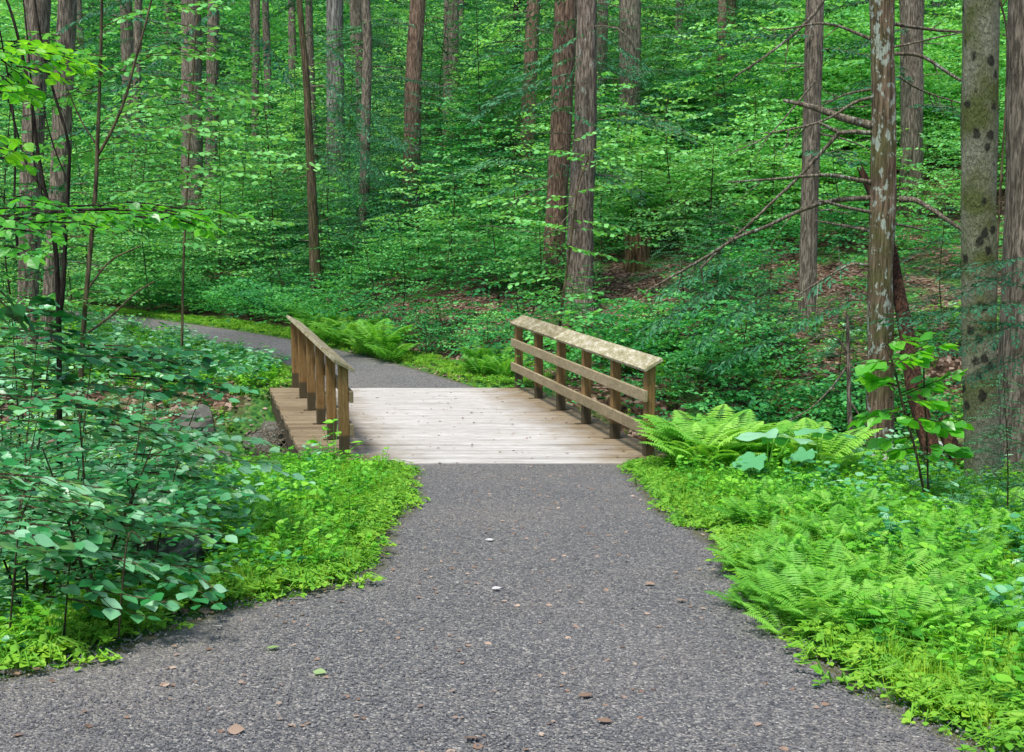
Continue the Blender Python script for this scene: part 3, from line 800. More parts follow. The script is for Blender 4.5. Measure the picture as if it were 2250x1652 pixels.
S_, SA, SR, sb = T('dead_tree', 'tall trunk blotched with pale lichen and bare broken side branches', 'tree', 14.0, [(1937, 0, 50), (1941, 200, 50), (1941, 440, 56), (1934, 600, 54), (1934, 1005, 58)], 'lichbark', 8, None, ridge=.05, flare=1.1)
for u, y, w, n in ((2060, 40, 30, 'pale brown trunk far behind, between the mossy footed trunk and the beech'), (1536, 62, 12, 'slender pale trunk far up the slope at the top centre'), (1560, 58, 18, 'whitish trunk far up the slope at the top centre'), (560, 48, 14, 'dark slender trunk far up the slope above the overhanging branch'), (300, 44, 16, 'dark slender trunk far up the slope on the left'), (1850, 52, 16, 'slender trunk far up the slope behind the long bare branches'), (1008, 52, 16, 'slender trunk far up the slope right of the lone reddish trunk'), (1075, 60, 14, 'thin trunk far up the slope between the reddish trunks'), (465, 42, 24, 'brown trunk far behind, just right of the trunk above the bright branch')):
    T('hemlock_tree', n, 'tree', y, [(u + 4, 0, w), (u, 300, w + 2)], 'greybark' if 'pale' in n or 'whit' in n else 'hembark', 19, 'hem', 14 + (y - 40) * .15, 5, 1.2)
for x_, y_, n in ((-7.5, 1.0, 'unseen hemlock left of the viewpoint, added to shade the near left bank'), (6.5, -1.5, 'unseen hemlock right of the viewpoint, added to shade the right foreground'), (-4.2, -2.6, 'unseen hemlock behind the viewpoint on the left, added to shade the foreground path'), (2.9, -2.4, 'unseen hemlock right beside the path behind the viewpoint, added to shade the foreground'), (10.0, 6.0, 'unseen hemlock out of view on the right, added to shade the verge')):  # out-of-view hemlocks added so their crowns shade the foreground and its sides
    zb_ = gz(x_, y_); rt = thing('hemlock_tree', n, 'tree', (x_, y_, zb_))
    g = Geo(); zz_ = np.linspace(-.15, 15, 60); g.tube(np.stack([.1 * np.sin(zz_ * .3), 0 * zz_, zz_], 1), np.linspace(.27, .08, 60), 20, wob=.1, ridge=.04)
    link('trunk', g.mesh('trunk', M['hembark'], True), rt)
    o = link('crown', crown_mesh('hem', 2), rt); o.location = (0, 0, 5.6); o.scale = (1.45, 1.45, 1.1); o.rotation_euler = (0, 0, x_)
# far trees up the hill
rs = random.Random(21)
far0 = None; cnt = 0
g = Geo(); A = np.stack([.1 * np.sin(np.linspace(0, 3, 24)), np.zeros(24), np.linspace(-.2, 15, 24)], 1)
g.tube(A, np.linspace(.24, .1, 24), 12, wob=.1)
far_trunk = g.mesh('trunk', M['hembark'], True)
while cnt < 48:
    y = rs.uniform(42, 74); x = rs.uniform(-1, 1) * (y * .44 + 1)
    if any((x - a) ** 2 + (y - b) ** 2 < 4 for a, b, _ in TRUNKS): continue
    TRUNKS.append((x, y, .3)); cnt += 1
    loc = Vector((x, y, gz(x, y)))
    if far0 is None:
        far0 = thing('hemlock_tree', 'distant hemlock among many on the upper slope, half hidden by green growth', 'tree', loc, 0, 'distant hemlocks on the upper slope')
        link('trunk', far_trunk, far0); o = link('crown', crown_mesh('far', 1), far0); o.location = (0, 0, 9)
    else:
        dup(far0, loc, rs.uniform(0, 6), rs.uniform(.7, 1.35), far0['label'], far0['group'])

# ------------------------------------------------------------------ bare branches of the lichen covered tree
def pix_branch(root, base, pts, y, w0, w1, mat, name='branch', label=None, twigs=0, seed=1, dy=0.0):
    P = [np.array(tuple(at_y(u, v, y + dy * i / max(1, len(pts) - 1)))) for i, (u, v) in enumerate(pts)]
    P = np.array(P); t = np.linspace(0, 1, len(P)); tt = np.linspace(0, 1, max(8, len(P) * 4))
    # smooth interpolation
    Q = np.stack([np.interp(tt, t, P[:, k]) for k in range(3)], 1)
    for _ in range(2): Q[1:-1] = (Q[:-2] + 2 * Q[1:-1] + Q[2:]) / 4
    g = Geo(); sc = px(y) / 2
    g.tube(Q, np.linspace(w0, w1, len(Q)) * sc, 7, wob=.25, seed=seed)
    rg = random.Random(seed)
    for _ in range(twigs):
        k = rg.randint(len(Q) // 3, len(Q) - 1); d = Q[k] - Q[k - 1]; d = d / (np.linalg.norm(d) + 1e-9)
        dd = d * .6 + np.array([rg.gauss(0, .4), rg.gauss(0, .4), rg.gauss(-.25, .5)]); l = rg.uniform(.15, .55)
        m = Q[k] + dd * l * .5 + np.array([0, 0, rg.uniform(-.04, .04)])
        g.tube([Q[k], m, m + (dd + np.array([0, 0, rg.gauss(0, .3)])) * l * .6], [w1 * sc * .8 + .002, .003, .0015], 4, cap=False)
    o = link(name, shift(g, base).mesh(name, M[mat], True), root)
    if label: o['label'] = label
    return o
BR = [([(1925, 278), (1860, 262), (1800, 240), (1760, 228), (1722, 221)], 20, 8, 0), ([(1925, 292), (1870, 288), (1845, 292), (1815, 276), (1795, 268)], 12, 6, 1),
      ([(1845, 292), (1800, 340), (1750, 395), (1700, 440), (1650, 490), (1590, 540), (1540, 590)], 9, 5, 4),
      ([(1922, 402), (1870, 392), (1820, 383), (1760, 388), (1690, 394), (1600, 400)], 11, 3, 2),
      ([(1925, 434), (1860, 436), (1800, 446), (1740, 470), (1680, 500), (1620, 520), (1560, 560), (1490, 600), (1420, 640)], 13, 4, 6),
      ([(1922, 468), (1870, 458), (1800, 440)], 9, 6, 0), ([(1925, 510), (1870, 498), (1800, 486)], 11, 4, 1), ([(1920, 585), (1870, 578), (1810, 612), (1750, 650)], 8, 3, 2),
      ([(1925, 90), (1890, 76), (1840, 55), (1795, 50), (1740, 62), (1690, 66)], 8, 3, 3), ([(1925, 212), (1880, 222), (1820, 262), (1760, 280), (1690, 292)], 8, 3, 3),
      ([(1922, 195), (1860, 205), (1800, 235)], 6, 3, 2), ([(1960, 104), (2000, 96), (2060, 82), (2120, 70)], 6, 3, 0), ([(1962, 52), (2010, 60), (2070, 68), (2120, 70)], 9, 5, 1),
      ([(1966, 118), (2010, 118), (2040, 130), (2080, 158), (2112, 178)], 9, 6, 1), ([(1975, 168), (2010, 192), (2060, 212), (2110, 226)], 5, 3, 2),
      ([(1975, 438), (2010, 438), (2050, 462), (2090, 490), (2125, 510)], 13, 8, 0), ([(1965, 492), (2000, 498), (2040, 508)], 7, 3, 0)]
for i, (p, a, b, n) in enumerate(BR):
    pix_branch(S_, sb, p, 14.0 if i != 2 else 14.0, a, b, 'deadwood', seed=i + 3, twigs=n * 2, dy=-.2 if i % 2 else .4)
# long diagonal branches hanging in front, from the tall brown trunk behind
BR2 = [([(1815, -10), (1790, 30), (1740, 80), (1680, 125), (1615, 168)], 9, 4), ([(1790, 180), (1740, 240), (1690, 300), (1600, 340)], 5, 2)]
r_ = [o for o in C.objects if o.get('label', '').startswith('tall straight brown trunk')][0]
for i, (p, a, b) in enumerate(BR2):
    pix_branch(r_, Vector(r_.location), p, 20.2, a, b, 'deadwood', seed=40 + i, twigs=5)

# leaning rotten snag + broken stub + stump + log
def snag(name, label, cat, P, rad, mat, jag=.12, seed=1, n=16):
    P = np.array([tuple(p) for p in P]); base = Vector(P[0]); t = np.linspace(0, 1, len(P)); tt = np.linspace(0, 1, 26)
    Q = np.stack([np.interp(tt, t, P[:, k]) for k in range(3)], 1); R = np.interp(tt, t, rad)
    g = Geo(); g.tube(Q, R, n, wob=.35, seed=seed, ridge=.09, cap=False)
    # jagged broken top: pull the last rings to different heights
    V = g.v[0].reshape(26, n, 3); rg = random.Random(seed); d = Q[-1] - Q[-2]; d /= np.linalg.norm(d)
    e = [rg.uniform(-.3, 1) ** 2 * (1 if rg.random() > .3 else -1) for _ in range(n)]
    for j in range(n):
        V[-1, j] += d * jag * e[j]; V[-2, j] += d * jag * e[j] * .5
    g.v[0] = V.reshape(-1, 3)
    c = Q[-1] - d * jag * 1.2
    g.add(np.vstack([V[-1], c[None]]), [(j, (j + 1) % n, n) for j in range(n)], .5)
    root = thing(name, label, cat, base)
    link('trunk' if cat != 'log' else 'log', shift(g, base).mesh('trunk', M[mat], True), root)
    return root
yb = 13.2
snag('leaning_snag', 'dark rotten snag leaning left behind the lichen covered tree', 'snag', [at_y(2068, 1062, 12.6), at_y(2010, 860, 13.4), at_y(1985, 700, 14.0), at_y(1960, 560, 14.5), at_y(1925, 450, 14.7), at_y(1893, 375, 14.8)], [.10, .09, .08, .07, .06, .04], 'rot', .12, 3)
b0 = at_y(2128, 1060, 11.9)
snag('broken_log', 'short red brown rotten log leaning against the foot of the spotted beech', 'log', [b0, at_y(2095, 985, 12.0), at_y(2062, 925, 12.2)], [.08, .075, .05], 'rot', .08, 9)
sp0 = on_ground(1401, 592, 20)
sy = sp0.y
snag('tree_stump', 'broken old stump with an orange brown jagged top on the leafy slope', 'stump', [Vector((sp0.x, sy, sp0.z - .1)), at_y(1401, 560, sy), at_y(1401, 522, sy)], [30 * px(sy), 27 * px(sy), 26 * px(sy)], 'stump' if 'stump' in M else 'rot', .14, 5)
print('STUMP', sp0)
# dead thin sapling by the gully
rt = thing('dead_sapling', 'thin dead brown sapling with a few bare twigs, left of the lichen covered tree', 'sapling', at_y(1872, 1000, 14.6))
pix_branch(rt, Vector(rt.location), [(1874, 1010), (1866, 900), (1864, 780), (1862, 690)], 14.6, 13, 7, 'hembark', 'trunk', seed=5)
for i, p in enumerate(([(1864, 780), (1840, 740), (1800, 735), (1760, 770)], [(1864, 800), (1830, 850), (1780, 900), (1720, 930)], [(1866, 880), (1900, 930), (1915, 960)])):
    pix_branch(rt, Vector(rt.location), p, 14.6, 6, 2, 'deadwood', 'branch', seed=70 + i, twigs=4)
# stem right of the beech
rt = thing('dead_sapling', 'thin curved bare stem between the spotted beech and the right edge trunk', 'sapling', at_y(2192, 620, 16))
rt.location = Vector((rt.location.x, 16, gz(rt.location.x, 16)))
pix_branch(rt, Vector(rt.location), [(2180, 900), (2188, 700), (2190, 560), (2200, 380), (2212, 200), (2214, 60), (2190, -20)], 16, 6, 4, 'slimbark', 'trunk', seed=88, twigs=6)

# ------------------------------------------------------------------ understory saplings one can tell apart
labs = {
 'bright1': 'bright light green sapling in front of the broad light brown trunk',
}
SPOT = [
 (1310, 25.2, 'd', .95, 'light green sapling tight against the right side of the twin big trunks'),
 (1180, 24.4, 'c', 1.0, 'light green sapling tight against the left side of the twin big trunks'),
 (1410, sy + 1.3, 'c', 1.25, 'light green sapling right behind the old stump'),
 (1120, 29.5, 'd', 1.2, 'light green sapling below the reddish trunk with dead side branches'),
 (700, 30.5, 'd', 1.0, 'light green sapling tight behind the slim leaning tree'),
 (990, 22.3, 'e', 1.1, 'low shrub in the brown leaves between both railings'),
 (905, 21.8, 'e', .9, 'low shrub on the brown bank beyond the far fern row'),
 # u, v of the foot (ground), depth y, kind, scale, label
 (1375, sy + 2, 'd', 1.15, 'tall light green sapling filling the gap right of the twin big trunks'),
 (1470, 28.5, 'd', 1.25, 'light green sapling below the thin straight trunk, crown highest of the bright saplings'),
 (1560, 27, 'c', 1.5, 'light green sapling left of the pair of thin trunks'),
 (1640, 29, 'd', 1.1, 'light green sapling right of the pair of thin trunks'),
 (1330, 29.5, 'd', 1.0, 'light green sapling peeking out right behind the twin big trunks'),
 (1700, 27, 'c', 1.3, 'light green sapling left of the tall straight brown trunk'),
 (1250, 20.9, 'a', .62, 'slender sapling with layered leaves in front of the twin big trunks'),
 (1090, 25.5, 'd', .9, 'light green sapling just left of the twin big trunks'),
 (1000, 27, 'd', 1.05, 'light green sapling right of the lone reddish trunk'),
 (1050, 30, 'b', .95, 'mid green sapling behind the light ones left of the twin trunks'),
 (930, 28.5, 'd', 1.0, 'light green sapling covering the foot of the lone reddish trunk'),
 (885, 23.6, 'b', .78, 'dark stemmed green sapling on the brown bank right of the left railing'),
 (960, 23.2, 'a', .85, 'multi layered green sapling on the brown bank between both railings'),
 (830, 25.5, 'a', .95, 'green sapling at the foot of the bank above the fern clump'),
 (770, 27.5, 'b', .85, 'green sapling just right of the slim leaning tree'),
 (740, 31, 'h', 1.2, 'fine needled grey green young hemlock right of the slim leaning tree'),
 (625, 29, 'a', .9, 'green sapling with a bare dark stem just left of the slim leaning tree'),
 (560, 31, 'd', .95, 'light green sapling above the far bend of the path'),
 (490, 33, 'b', .9, 'mid green sapling left of the sapling above the path bend'),
 (430, 34.5, 'd', .9, 'light green sapling at the foot of the trunk behind the bright branch'),
 (340, 35.5, 'b', .95, 'mid green sapling on the bank where the path curves away'),
 (260, 37, 'd', 1.0, 'light green sapling on the left bank beyond the path bend'),
 (180, 38, 'b', 1.0, 'mid green sapling behind the second trunk from the left edge'),
 (1510, 22, 'h', .75, 'dark fine needled young hemlock on the slope right of the stump'),
 (1580, 21.5, 'h', .75, 'dark young hemlock below the long bare branches'),
 (1700, 19.5, 'h', .6, 'small young hemlock left of the foot of the tall straight brown trunk'),
 (1850, 18.5, 'h', .62, 'young hemlock with layered boughs between the tall brown trunk and the lichen covered tree'),
 (2080, 19.5, 'h', .8, 'young hemlock on the leaf covered slope left of the spotted beech'),
 (1310, 21.8, 'a', .55, 'low sapling at the foot of the twin big trunks behind the right railing'),
 (1450, 19.9, 'c', .6, 'low light green sapling just behind the right railing'),
 (1520, 19.6, 'e', 1.2, 'low leafy shrub behind the near end of the right railing'),
 (1620, 18.6, 'e', 1.2, 'low leafy shrub on the gully edge right of the right railing'),
 (1150, 21.8, 'e', 1.2, 'low leafy shrub behind the far end of the right railing'),
 (1070, 20.9, 'c', .6, 'small light green shrub left of the far end of the right railing'),
]
rs = random.Random(11)
for u, y, k, s, lab in SPOT:
    x = (u - CX) * px(y); plant(k, (x, y, gz(x, y) - .03), rs.uniform(0, 6), s, lab, 'sapling' if k != 'e' else 'shrub', None, 'young_hemlock' if k == 'h' else ('shrub' if k == 'e' else 'sapling'))
for u, y, k, s in ((1600, 33, 'b', 1.1), (1750, 31, 'b', 1), (1850, 26, 'a', 1), (1900, 30, 'd', 1), (2080, 33, 'c', 1.4), (2180, 27, 'a', 1.1), (1240, 32, 'b', .9), (860, 33, 'b', 1), (680, 36, 'd', 1.1), (600, 36, 'b', 1.1), (520, 38, 'd', 1.1), (380, 40, 'd', 1.1), (60, 36, 'b', 1), (100, 33, 'd', .9), (20, 30, 'b', .9)):
    x = (u - CX) * px(y); plant(k, (x, y, gz(x, y) - .03), rs.uniform(0, 6), s, 'leafy understory sapling deep in the mass of growth on the lower slope', 'sapling', 'understory saplings on the lower slope')
for u, y, k, s in ((-60, 30, 't', 1), (30, 27, 't2', .9), (190, 29, 't', .95), (250, 33, 't2', 1), (330, 30, 't', .9), (480, 32, 't', 1), (540, 36, 't2', 1), (600, 33, 't', 1.05), (640, 38, 't2', 1.1), (770, 36, 't', 1), (850, 38, 't2', 1), (980, 38, 't', 1), (1060, 35, 't', .95), (1110, 40, 't2', 1.1), (1210, 38, 't2', .95), (1440, 42, 't2', 1.1), (1540, 44, 't2', 1.1), (1650, 40, 't', 1.1), (1740, 38, 't2', .9), (1830, 34, 't', .9), (1890, 40, 't2', 1), (2080, 38, 't2', 1), (2200, 34, 't', 1), (120, 40, 't2', 1.2), (420, 44, 't2', 1.2), (700, 46, 't2', 1.2), (940, 46, 't2', 1.2)):
    x = (u - CX) * px(y); plant(k, (x, y, gz(x, y) - .03), rs.uniform(0, 6), s, 'tall slender sapling with tiers of leaves among the trunks on the slope', 'sapling', 'tall saplings among the trunks')
# ferns ----------------------------------------------------------------
def fern_mesh(seed, nf=11, L=.75, pairs=24):
    rg = random.Random(seed); gl = Geo()
    for f in range(nf):
        az = f * 2 * PI / nf + rg.uniform(-.25, .25); l = L * rg.uniform(.75, 1.1); el = rg.uniform(.85, 1.35)
        pos, dr, nm, wd = [], [], [], []
        def ax(t):
            a = el * (1 - t * .95); return np.array([l * t * math.cos(el * .75) + .12 * t * t * l, 0, l * (math.sin(el) * t - .38 * t ** 2.5)])
        for i in range(pairs):
            t = .14 + .86 * i / pairs; ll = l * .24 * math.sin(PI * min(1, .22 + .8 * t)) ** .8 + .012
            for s in (-1, 1):
                pos.append(ax(t)); dr.append((.35, s, -.12 + rg.gauss(0, .06))); nm.append((-.3, 0, 1)); wd.append(ll)
        wd = np.array(wd)
        gl.leaves(LQ, rotz(np.array(pos), az), rotz(np.array(dr, float), az), rotz(np.array(nm, float), az), wd, np.clip(.5 + rg.gauss(0, .2) + np.random.RandomState(seed + f).normal(0, .08, len(wd)), 0, 1), np.full(len(wd), l * .058))
        P = rotz(np.array([ax(t) for t in np.linspace(0, 1, 8)]), az)
        gl.tube(P, np.linspace(.004, .001, 8), 3, cap=False, tint=.3)
    return gl.mesh('fern', M['fern'])
FERN = [fern_mesh(1), fern_mesh(2, 9, .6, 22), fern_mesh(3, 13, .85, 26)]
def fern(k, loc, rz, s, label, group=None):
    o = link('fern', FERN[k]); o.location = loc; o.rotation_euler = (0, 0, rz); o.scale = (s, s, s)
    return tag(o, label, 'fern', group)
rs = random.Random(31)
G1 = 'ferns in the clump at the right end of the bridge'
for i in range(24):
    u = rs.uniform(1530, 1800); y = rs.uniform(11.4, 12.8); x = (u - CX) * px(y)
    fern(i % 3, (x, y, gz(x, y) + .0), rs.uniform(0, 6), rs.uniform(.9, 1.15), 'yellow green fern in the dense clump at the near right corner of the bridge', G1)
for i, (u, v) in enumerate([(700, 745), (725, 752), (752, 760), (780, 766), (805, 778), (830, 783), (715, 735), (745, 742), (775, 750), (800, 762), (860, 795), (735, 730), (690, 728), (840, 776)]):
    p = on_ground(u, v, 18)
    fern(i % 3, p, rs.uniform(0, 6), rs.uniform(.95, 1.3), 'light green fern in the row beyond the left railing beside the far path', 'ferns beyond the left railing')
for i in range(90):
    u = rs.uniform(1640, 2250); v = rs.uniform(1090, 1420); p = on_ground(u, v, 5)
    fern(i % 3, p, rs.uniform(0, 6), rs.uniform(.32, .52), 'fern among the weeds below the foot of the spotted beech', 'ferns below the spotted beech')
for i in range(5):
    u = rs.uniform(1040, 1120); y = rs.uniform(18.6, 20); x = (u - CX) * px(y)
    fern(i % 3, (x, y, gz(x, y)), rs.uniform(0, 6), rs.uniform(.7, 1), 'fern beside the far end of the right railing', 'ferns at the far end of the right railing')

# ------------------------------------------------------------------ near left shrubs with large leaves
rs = random.Random(17)
G2 = 'broad leaved shrubs on the bank left of the path'
first = True
NEAR = []
for i in range(300):
    if len(NEAR) >= 48: break
    y = rs.uniform(4.2, 13.0); xl = float(np.interp(y, LEs[:, 1], LEs[:, 0])); w = float(np.interp(y, [4, 5.5, 8.5, 13], [.35, .6, 1.75, 2.1]))
    x = xl - w - rs.uniform(0, 3.4)
    if abs(x) > y * .44 + .7: continue
    if any((x - a) ** 2 + (y - b) ** 2 < .38 ** 2 for a, b in NEAR): continue
    # the gully stays open in the middle
    u = CX + x / px(y)
    if y > 7.5 and u > 240 and rs.random() < .75: continue
    NEAR.append((x, y))
for i, (x, y) in enumerate(NEAR):
    plant('n' if i % 2 else 'n2', (x, y, gz(x, y) - .02), rs.uniform(0, 6), rs.uniform(.75, 1.1) * (.8 if y < 6 else 1), 'broad leaved green shrub in the thicket on the bank left of the path', 'shrub', G2, 'shrub')
# arching shrub sprays named one by one
def boughs(name, label, cat, loc, stems, mat, leafsize, sprays, tmpl=LN, smat='darkbark', sw=None, spacing=.075, side=.35, seed=1, tint=.5, wid=None, layers=3):
    """stems: list of (pixel polyline, depth, w0, w1); sprays: list of (u0,v0,u1,v1,depth, dy) leafy boughs from start to tip"""
    root = thing(name, label, cat, loc); rg = random.Random(seed)
    gs = Geo()
    for P, y, w0, w1 in stems:
        Q = np.array([tuple(at_y(u, v, y)) for u, v in P]); t = np.linspace(0, 1, len(Q)); tt = np.linspace(0, 1, len(Q) * 4)
        Q = np.stack([np.interp(tt, t, Q[:, k]) for k in range(3)], 1)
        for _ in range(3): Q[1:-1] = (Q[:-2] + 2 * Q[1:-1] + Q[2:]) / 4
        gs.tube(Q, np.linspace(w0, w1, len(Q)) * px(y) / 2, 7, wob=.12, seed=seed)
    link('stem', shift(gs, loc).mesh('stem', M[smat], True), root)
    gl = Geo(); gt = Geo()
    for (u0, v0, u1, v1, y, dy, *tn) in sprays:
        a = np.array(tuple(at_y(u0, v0, y))); b = np.array(tuple(at_y(u1, v1, y + dy))); d = b - a; L = np.linalg.norm(d)
        az = math.atan2(d[1], d[0]); el = math.asin(d[2] / L)
        for lay in range(layers):
            o_ = np.array([rg.gauss(0, .06), rg.gauss(0, .10), rg.uniform(-.11, .09)]) * (lay > 0) * y / 7.5
            put_spray(gl, gt, spray(rg, L * (1 - .18 * lay), leafsize, spacing, spacing * 2.0, .06 + .05 * lay, side, .4, .3 if mat == 'big' else .75), a + o_, az + rg.gauss(0, .12) * (lay > 0), el + .05, leafsize, (tn[0] if tn else tint) - .08 * lay, tmpl, rg, twr=.0035, wid=wid)
    link('foliage', mesh2(shift(gl, loc), shift(gt, loc), 'foliage', M[mat], M[smat]), root)
    return root
def gl_(u, y):
    x = (u - CX) * px(y); return Vector((x, y, gz(x, y)))
# forked slender dark sapling (stem near u 120)
boughs('sapling', 'forked slender dark stemmed sapling at the left edge with several whip like stems', 'sapling', gl_(130, 8.6),
  [([(132, 1150), (130, 900), (130, 700), (124, 560), (112, 470), (98, 420), (82, 330), (66, 200), (40, 80), (18, 5), (0, -30)], 8.6, 13, 5),
   ([(131, 700), (140, 620), (142, 560), (146, 480), (150, 400), (154, 340), (146, 290), (110, 180), (88, 80), (75, -10)], 8.6, 11, 4),
   ([(98, 420), (60, 370), (40, 300), (20, 220), (0, 180)], 8.5, 6, 3), ([(112, 470), (80, 400), (72, 330), (70, 200), (60, 80), (50, -10)], 8.4, 5, 3),
   ([(150, 400), (120, 330), (100, 260), (90, 180)], 8.7, 4, 2), ([(40, 560), (30, 450), (36, 300), (20, 180), (4, 90), (-10, 20)], 8.0, 6, 3)],
  'bright', .085, [(60, 110, 215, 145, 7.6, .4, .7), (0, 90, 120, 95, 7.6, .4, .75), (-30, 190, 60, 190, 7.0, .3, .6), (-30, 320, 80, 345, 7.4, .2, .65), (-20, 150, 70, 230, 7.4, .2, .5), (20, 95, 180, 110, 8, .3, .6)], seed=3, spacing=.06)
# bright overhanging bough
boughs('sapling', 'sapling at the left edge with one long bough of bright yellow green leaves', 'sapling', gl_(-60, 6.6),
  [([(-60, 1300), (-62, 900), (-60, 600), (-30, 510), (60, 470), (150, 462), (260, 458)], 6.6, 16, 5)],
  'bright', .075, [(-20, 490, 250, 478, 6.6, .1, .6), (60, 470, 330, 470, 6.5, -.2, .7), (180, 462, 460, 470, 6.6, .2, .75), (300, 452, 545, 470, 6.8, .2, .85), (-20, 460, 200, 455, 6.9, .6, .4), (120, 455, 420, 452, 7.0, .6, .5), (0, 500, 130, 520, 6.2, -.2, .6), (330, 462, 470, 490, 6.4, -.1, .85)], seed=8, spacing=.055, side=.3)
# thin forked sapling u 185-330
rt = boughs('sapling', 'slender forked sapling with grey green stem and layered leaves, third stem from the left edge', 'sapling', gl_(178, 10.5),
  [([(172, 1000), (180, 760), (190, 640), (203, 500), (212, 390), (214, 320), (218, 220), (222, 100), (224, -10)], 10.5, 12, 6), ([(213, 345), (245, 290), (275, 220), (298, 130), (318, 60), (335, -10)], 10.5, 7, 4), ([(190, 640), (240, 570), (310, 540)], 10.5, 5, 3), ([(182, 740), (250, 690), (300, 640), (340, 618)], 10.5, 6, 3), ([(214, 320), (180, 270), (150, 200), (120, 140)], 10.5, 4, 2)],
  'under2', .075, [(260, 275, 460, 292, 10.8, .4), (280, 190, 500, 210, 11, .4), (300, 120, 480, 115, 11, .3), (320, 50, 470, 60, 11, .3), (320, 20, 480, 0, 11, .2), (300, 240, 580, 215, 11.4, .5), (250, 350, 420, 330, 11, .6), (230, 180, 380, 100, 10.8, .4), (220, 300, 330, 240, 11.2, .6), (310, 400, 470, 395, 11, .2), (240, 420, 400, 430, 11.3, .4), (210, 200, 60, 230, 10.6, .4, .3), (215, 120, 40, 100, 10.6, .4, .3), (212, 330, 90, 360, 10.8, .4, .35), (205, 480, 320, 520, 10.6, .3, .4), (200, 540, 60, 560, 10.6, .3, .3), (222, 60, 330, 20, 10.8, .3, .4), (190, 640, 300, 650, 10.6, .2, .35), (190, 660, 60, 680, 10.6, .2, .3)], seed=12, spacing=.055, smat='slimbark')
# layered maple like boughs hanging mid left
rt = boughs('sapling', 'sapling with flat boughs of pale blue green leaves left of the slim leaning tree', 'sapling', gl_(430, 19.6),
  [([(400, 760), (402, 600), (410, 420), (420, 250), (430, 60), (440, -10)], 19.6, 6, 3)],
  'under2', .12, [(400, 370, 700, 357, 19.8, .4, .75), (440, 300, 640, 300, 19.9, .4, .6), (420, 420, 560, 400, 19.6, .2, .6), (400, 180, 600, 210, 20, .3, .6), (420, 100, 520, 90, 20, .1, .5), (420, 270, 540, 262, 19.4, .1, .7), (430, 480, 640, 488, 19.6, .4, .7), (400, 200, 250, 240, 19.6, .4, .5), (400, 400, 250, 430, 19.6, .4, .5), (420, 550, 560, 560, 19.6, .2, .5)], seed=13, spacing=.10, smat='slimbark', tint=.7)
# shrub boughs low left (blue green sprays)
for i, (a, lab) in enumerate((( [(0, 640, 60, 700, 6.2, .1, .3), (0, 760, 290, 800, 6.6, .5, .5), (0, 830, 330, 860, 6.6, .5, .55), (150, 790, 530, 800, 7.2, .8, .5), (200, 760, 440, 770, 7.4, .5, .45), (60, 680, 160, 690, 6.6, .2, .3), (240, 830, 540, 850, 7.4, .4, .6), (0, 720, 200, 740, 6.4, .4, .35)], 'wide shrub whose flat blue green boughs cross in front of the far path bend'),
   ([(0, 900, 160, 890, 5.6, .1, .3), (100, 920, 420, 950, 6.6, .5, .55), (240, 950, 560, 960, 6.9, .7, .65), (300, 1000, 600, 1015, 7.0, .6, .55), (330, 1040, 560, 1080, 7.0, .3, .5), (250, 930, 470, 990, 6.7, .2, .6)], 'shrub with pale green glossy leaves hanging over the open gully'),
   ([(0, 1040, 240, 1075, 4.9, .3, .6), (0, 1100, 300, 1120, 5.0, .4, .55), (60, 1070, 380, 1130, 5.3, .4, .6), (160, 1150, 470, 1160, 5.5, .5, .55), (60, 1200, 330, 1240, 5.0, .3, .5), (200, 1230, 520, 1260, 5.5, .3, .45), (0, 1170, 170, 1190, 4.8, .2, .5), (120, 1290, 380, 1320, 5.0, .2, .35)], 'shrub in the lower left with large silvery green leaves and pale stems'))):
    yy = (6.6, 6.8, 5.1)[i]
    st = [([(u, 1400 - 150 * (i < 2)), (u + 20, 1150), (u + 60, v)], yy, 5, 2) for u, v in ((20, (760, 930, 1060)[i]), (140, (800, 950, 1130)[i]), (260, (840, 980, 1200)[i]))]
    boughs('shrub', lab, 'shrub', gl_(80, yy), st, 'big', .09, a, seed=20 + i, spacing=.06, smat='slimbark', side=.42)
# sapling in front of the snag on the right
boughs('sapling', 'young sapling with large bright lime green leaves in front of the rotten snag', 'sapling', gl_(2020, 9.6),
  [([(2030, 1080), (2010, 980), (1985, 900), (1975, 850), (1960, 790), (1945, 760)], 9.6, 6, 4), ([(2040, 1100), (2036, 950), (2030, 850), (2030, 780)], 9.7, 5, 3)],
  'bright', .14, [(1960, 790, 1905, 800, 9.6, -.1, .6), (1960, 790, 2080, 755, 9.6, .1, .7), (1975, 850, 1900, 830, 9.6, .1, .7), (1985, 870, 2100, 815, 9.7, .1, .6), (1990, 900, 1880, 925, 9.6, 0, .6), (2000, 920, 2110, 930, 9.7, 0, .5), (2010, 960, 1930, 965, 9.6, .1, .6), (2015, 1000, 2110, 990, 9.6, .1, .5), (1965, 800, 2010, 770, 9.5, .3, .6), (1990, 880, 2060, 880, 9.4, .2, .6)], seed=33, spacing=.095, side=.3, smat='stem', layers=2)
for u_, y_, s_, l_ in ((-40, 7.4, .9, 'tall broad leaved shrub at the left edge, nearest of the row along the gully'), (50, 8.4, .85, 'tall broad leaved shrub before the left trunk, second of the row along the gully'), (140, 9.4, .7, 'tall broad leaved shrub below the forked sapling, in the row along the gully'), (225, 10.2, .6, 'broad leaved shrub at the right end of the row along the gully'), (-10, 10.4, .95, 'tall broad leaved shrub at the left edge, farthest of the row along the gully'), (90, 12.0, .75, 'broad leaved shrub behind the row along the gully, under the left trunks'), (330, 9.2, .45, 'low broad leaved shrub on the gully edge left of the bright verge')):
    x_ = (u_ - CX) * px(y_); plant('m', (x_, y_, gz(x_, y_) - .03), u_ * .1, s_, l_, 'shrub', None, 'shrub')
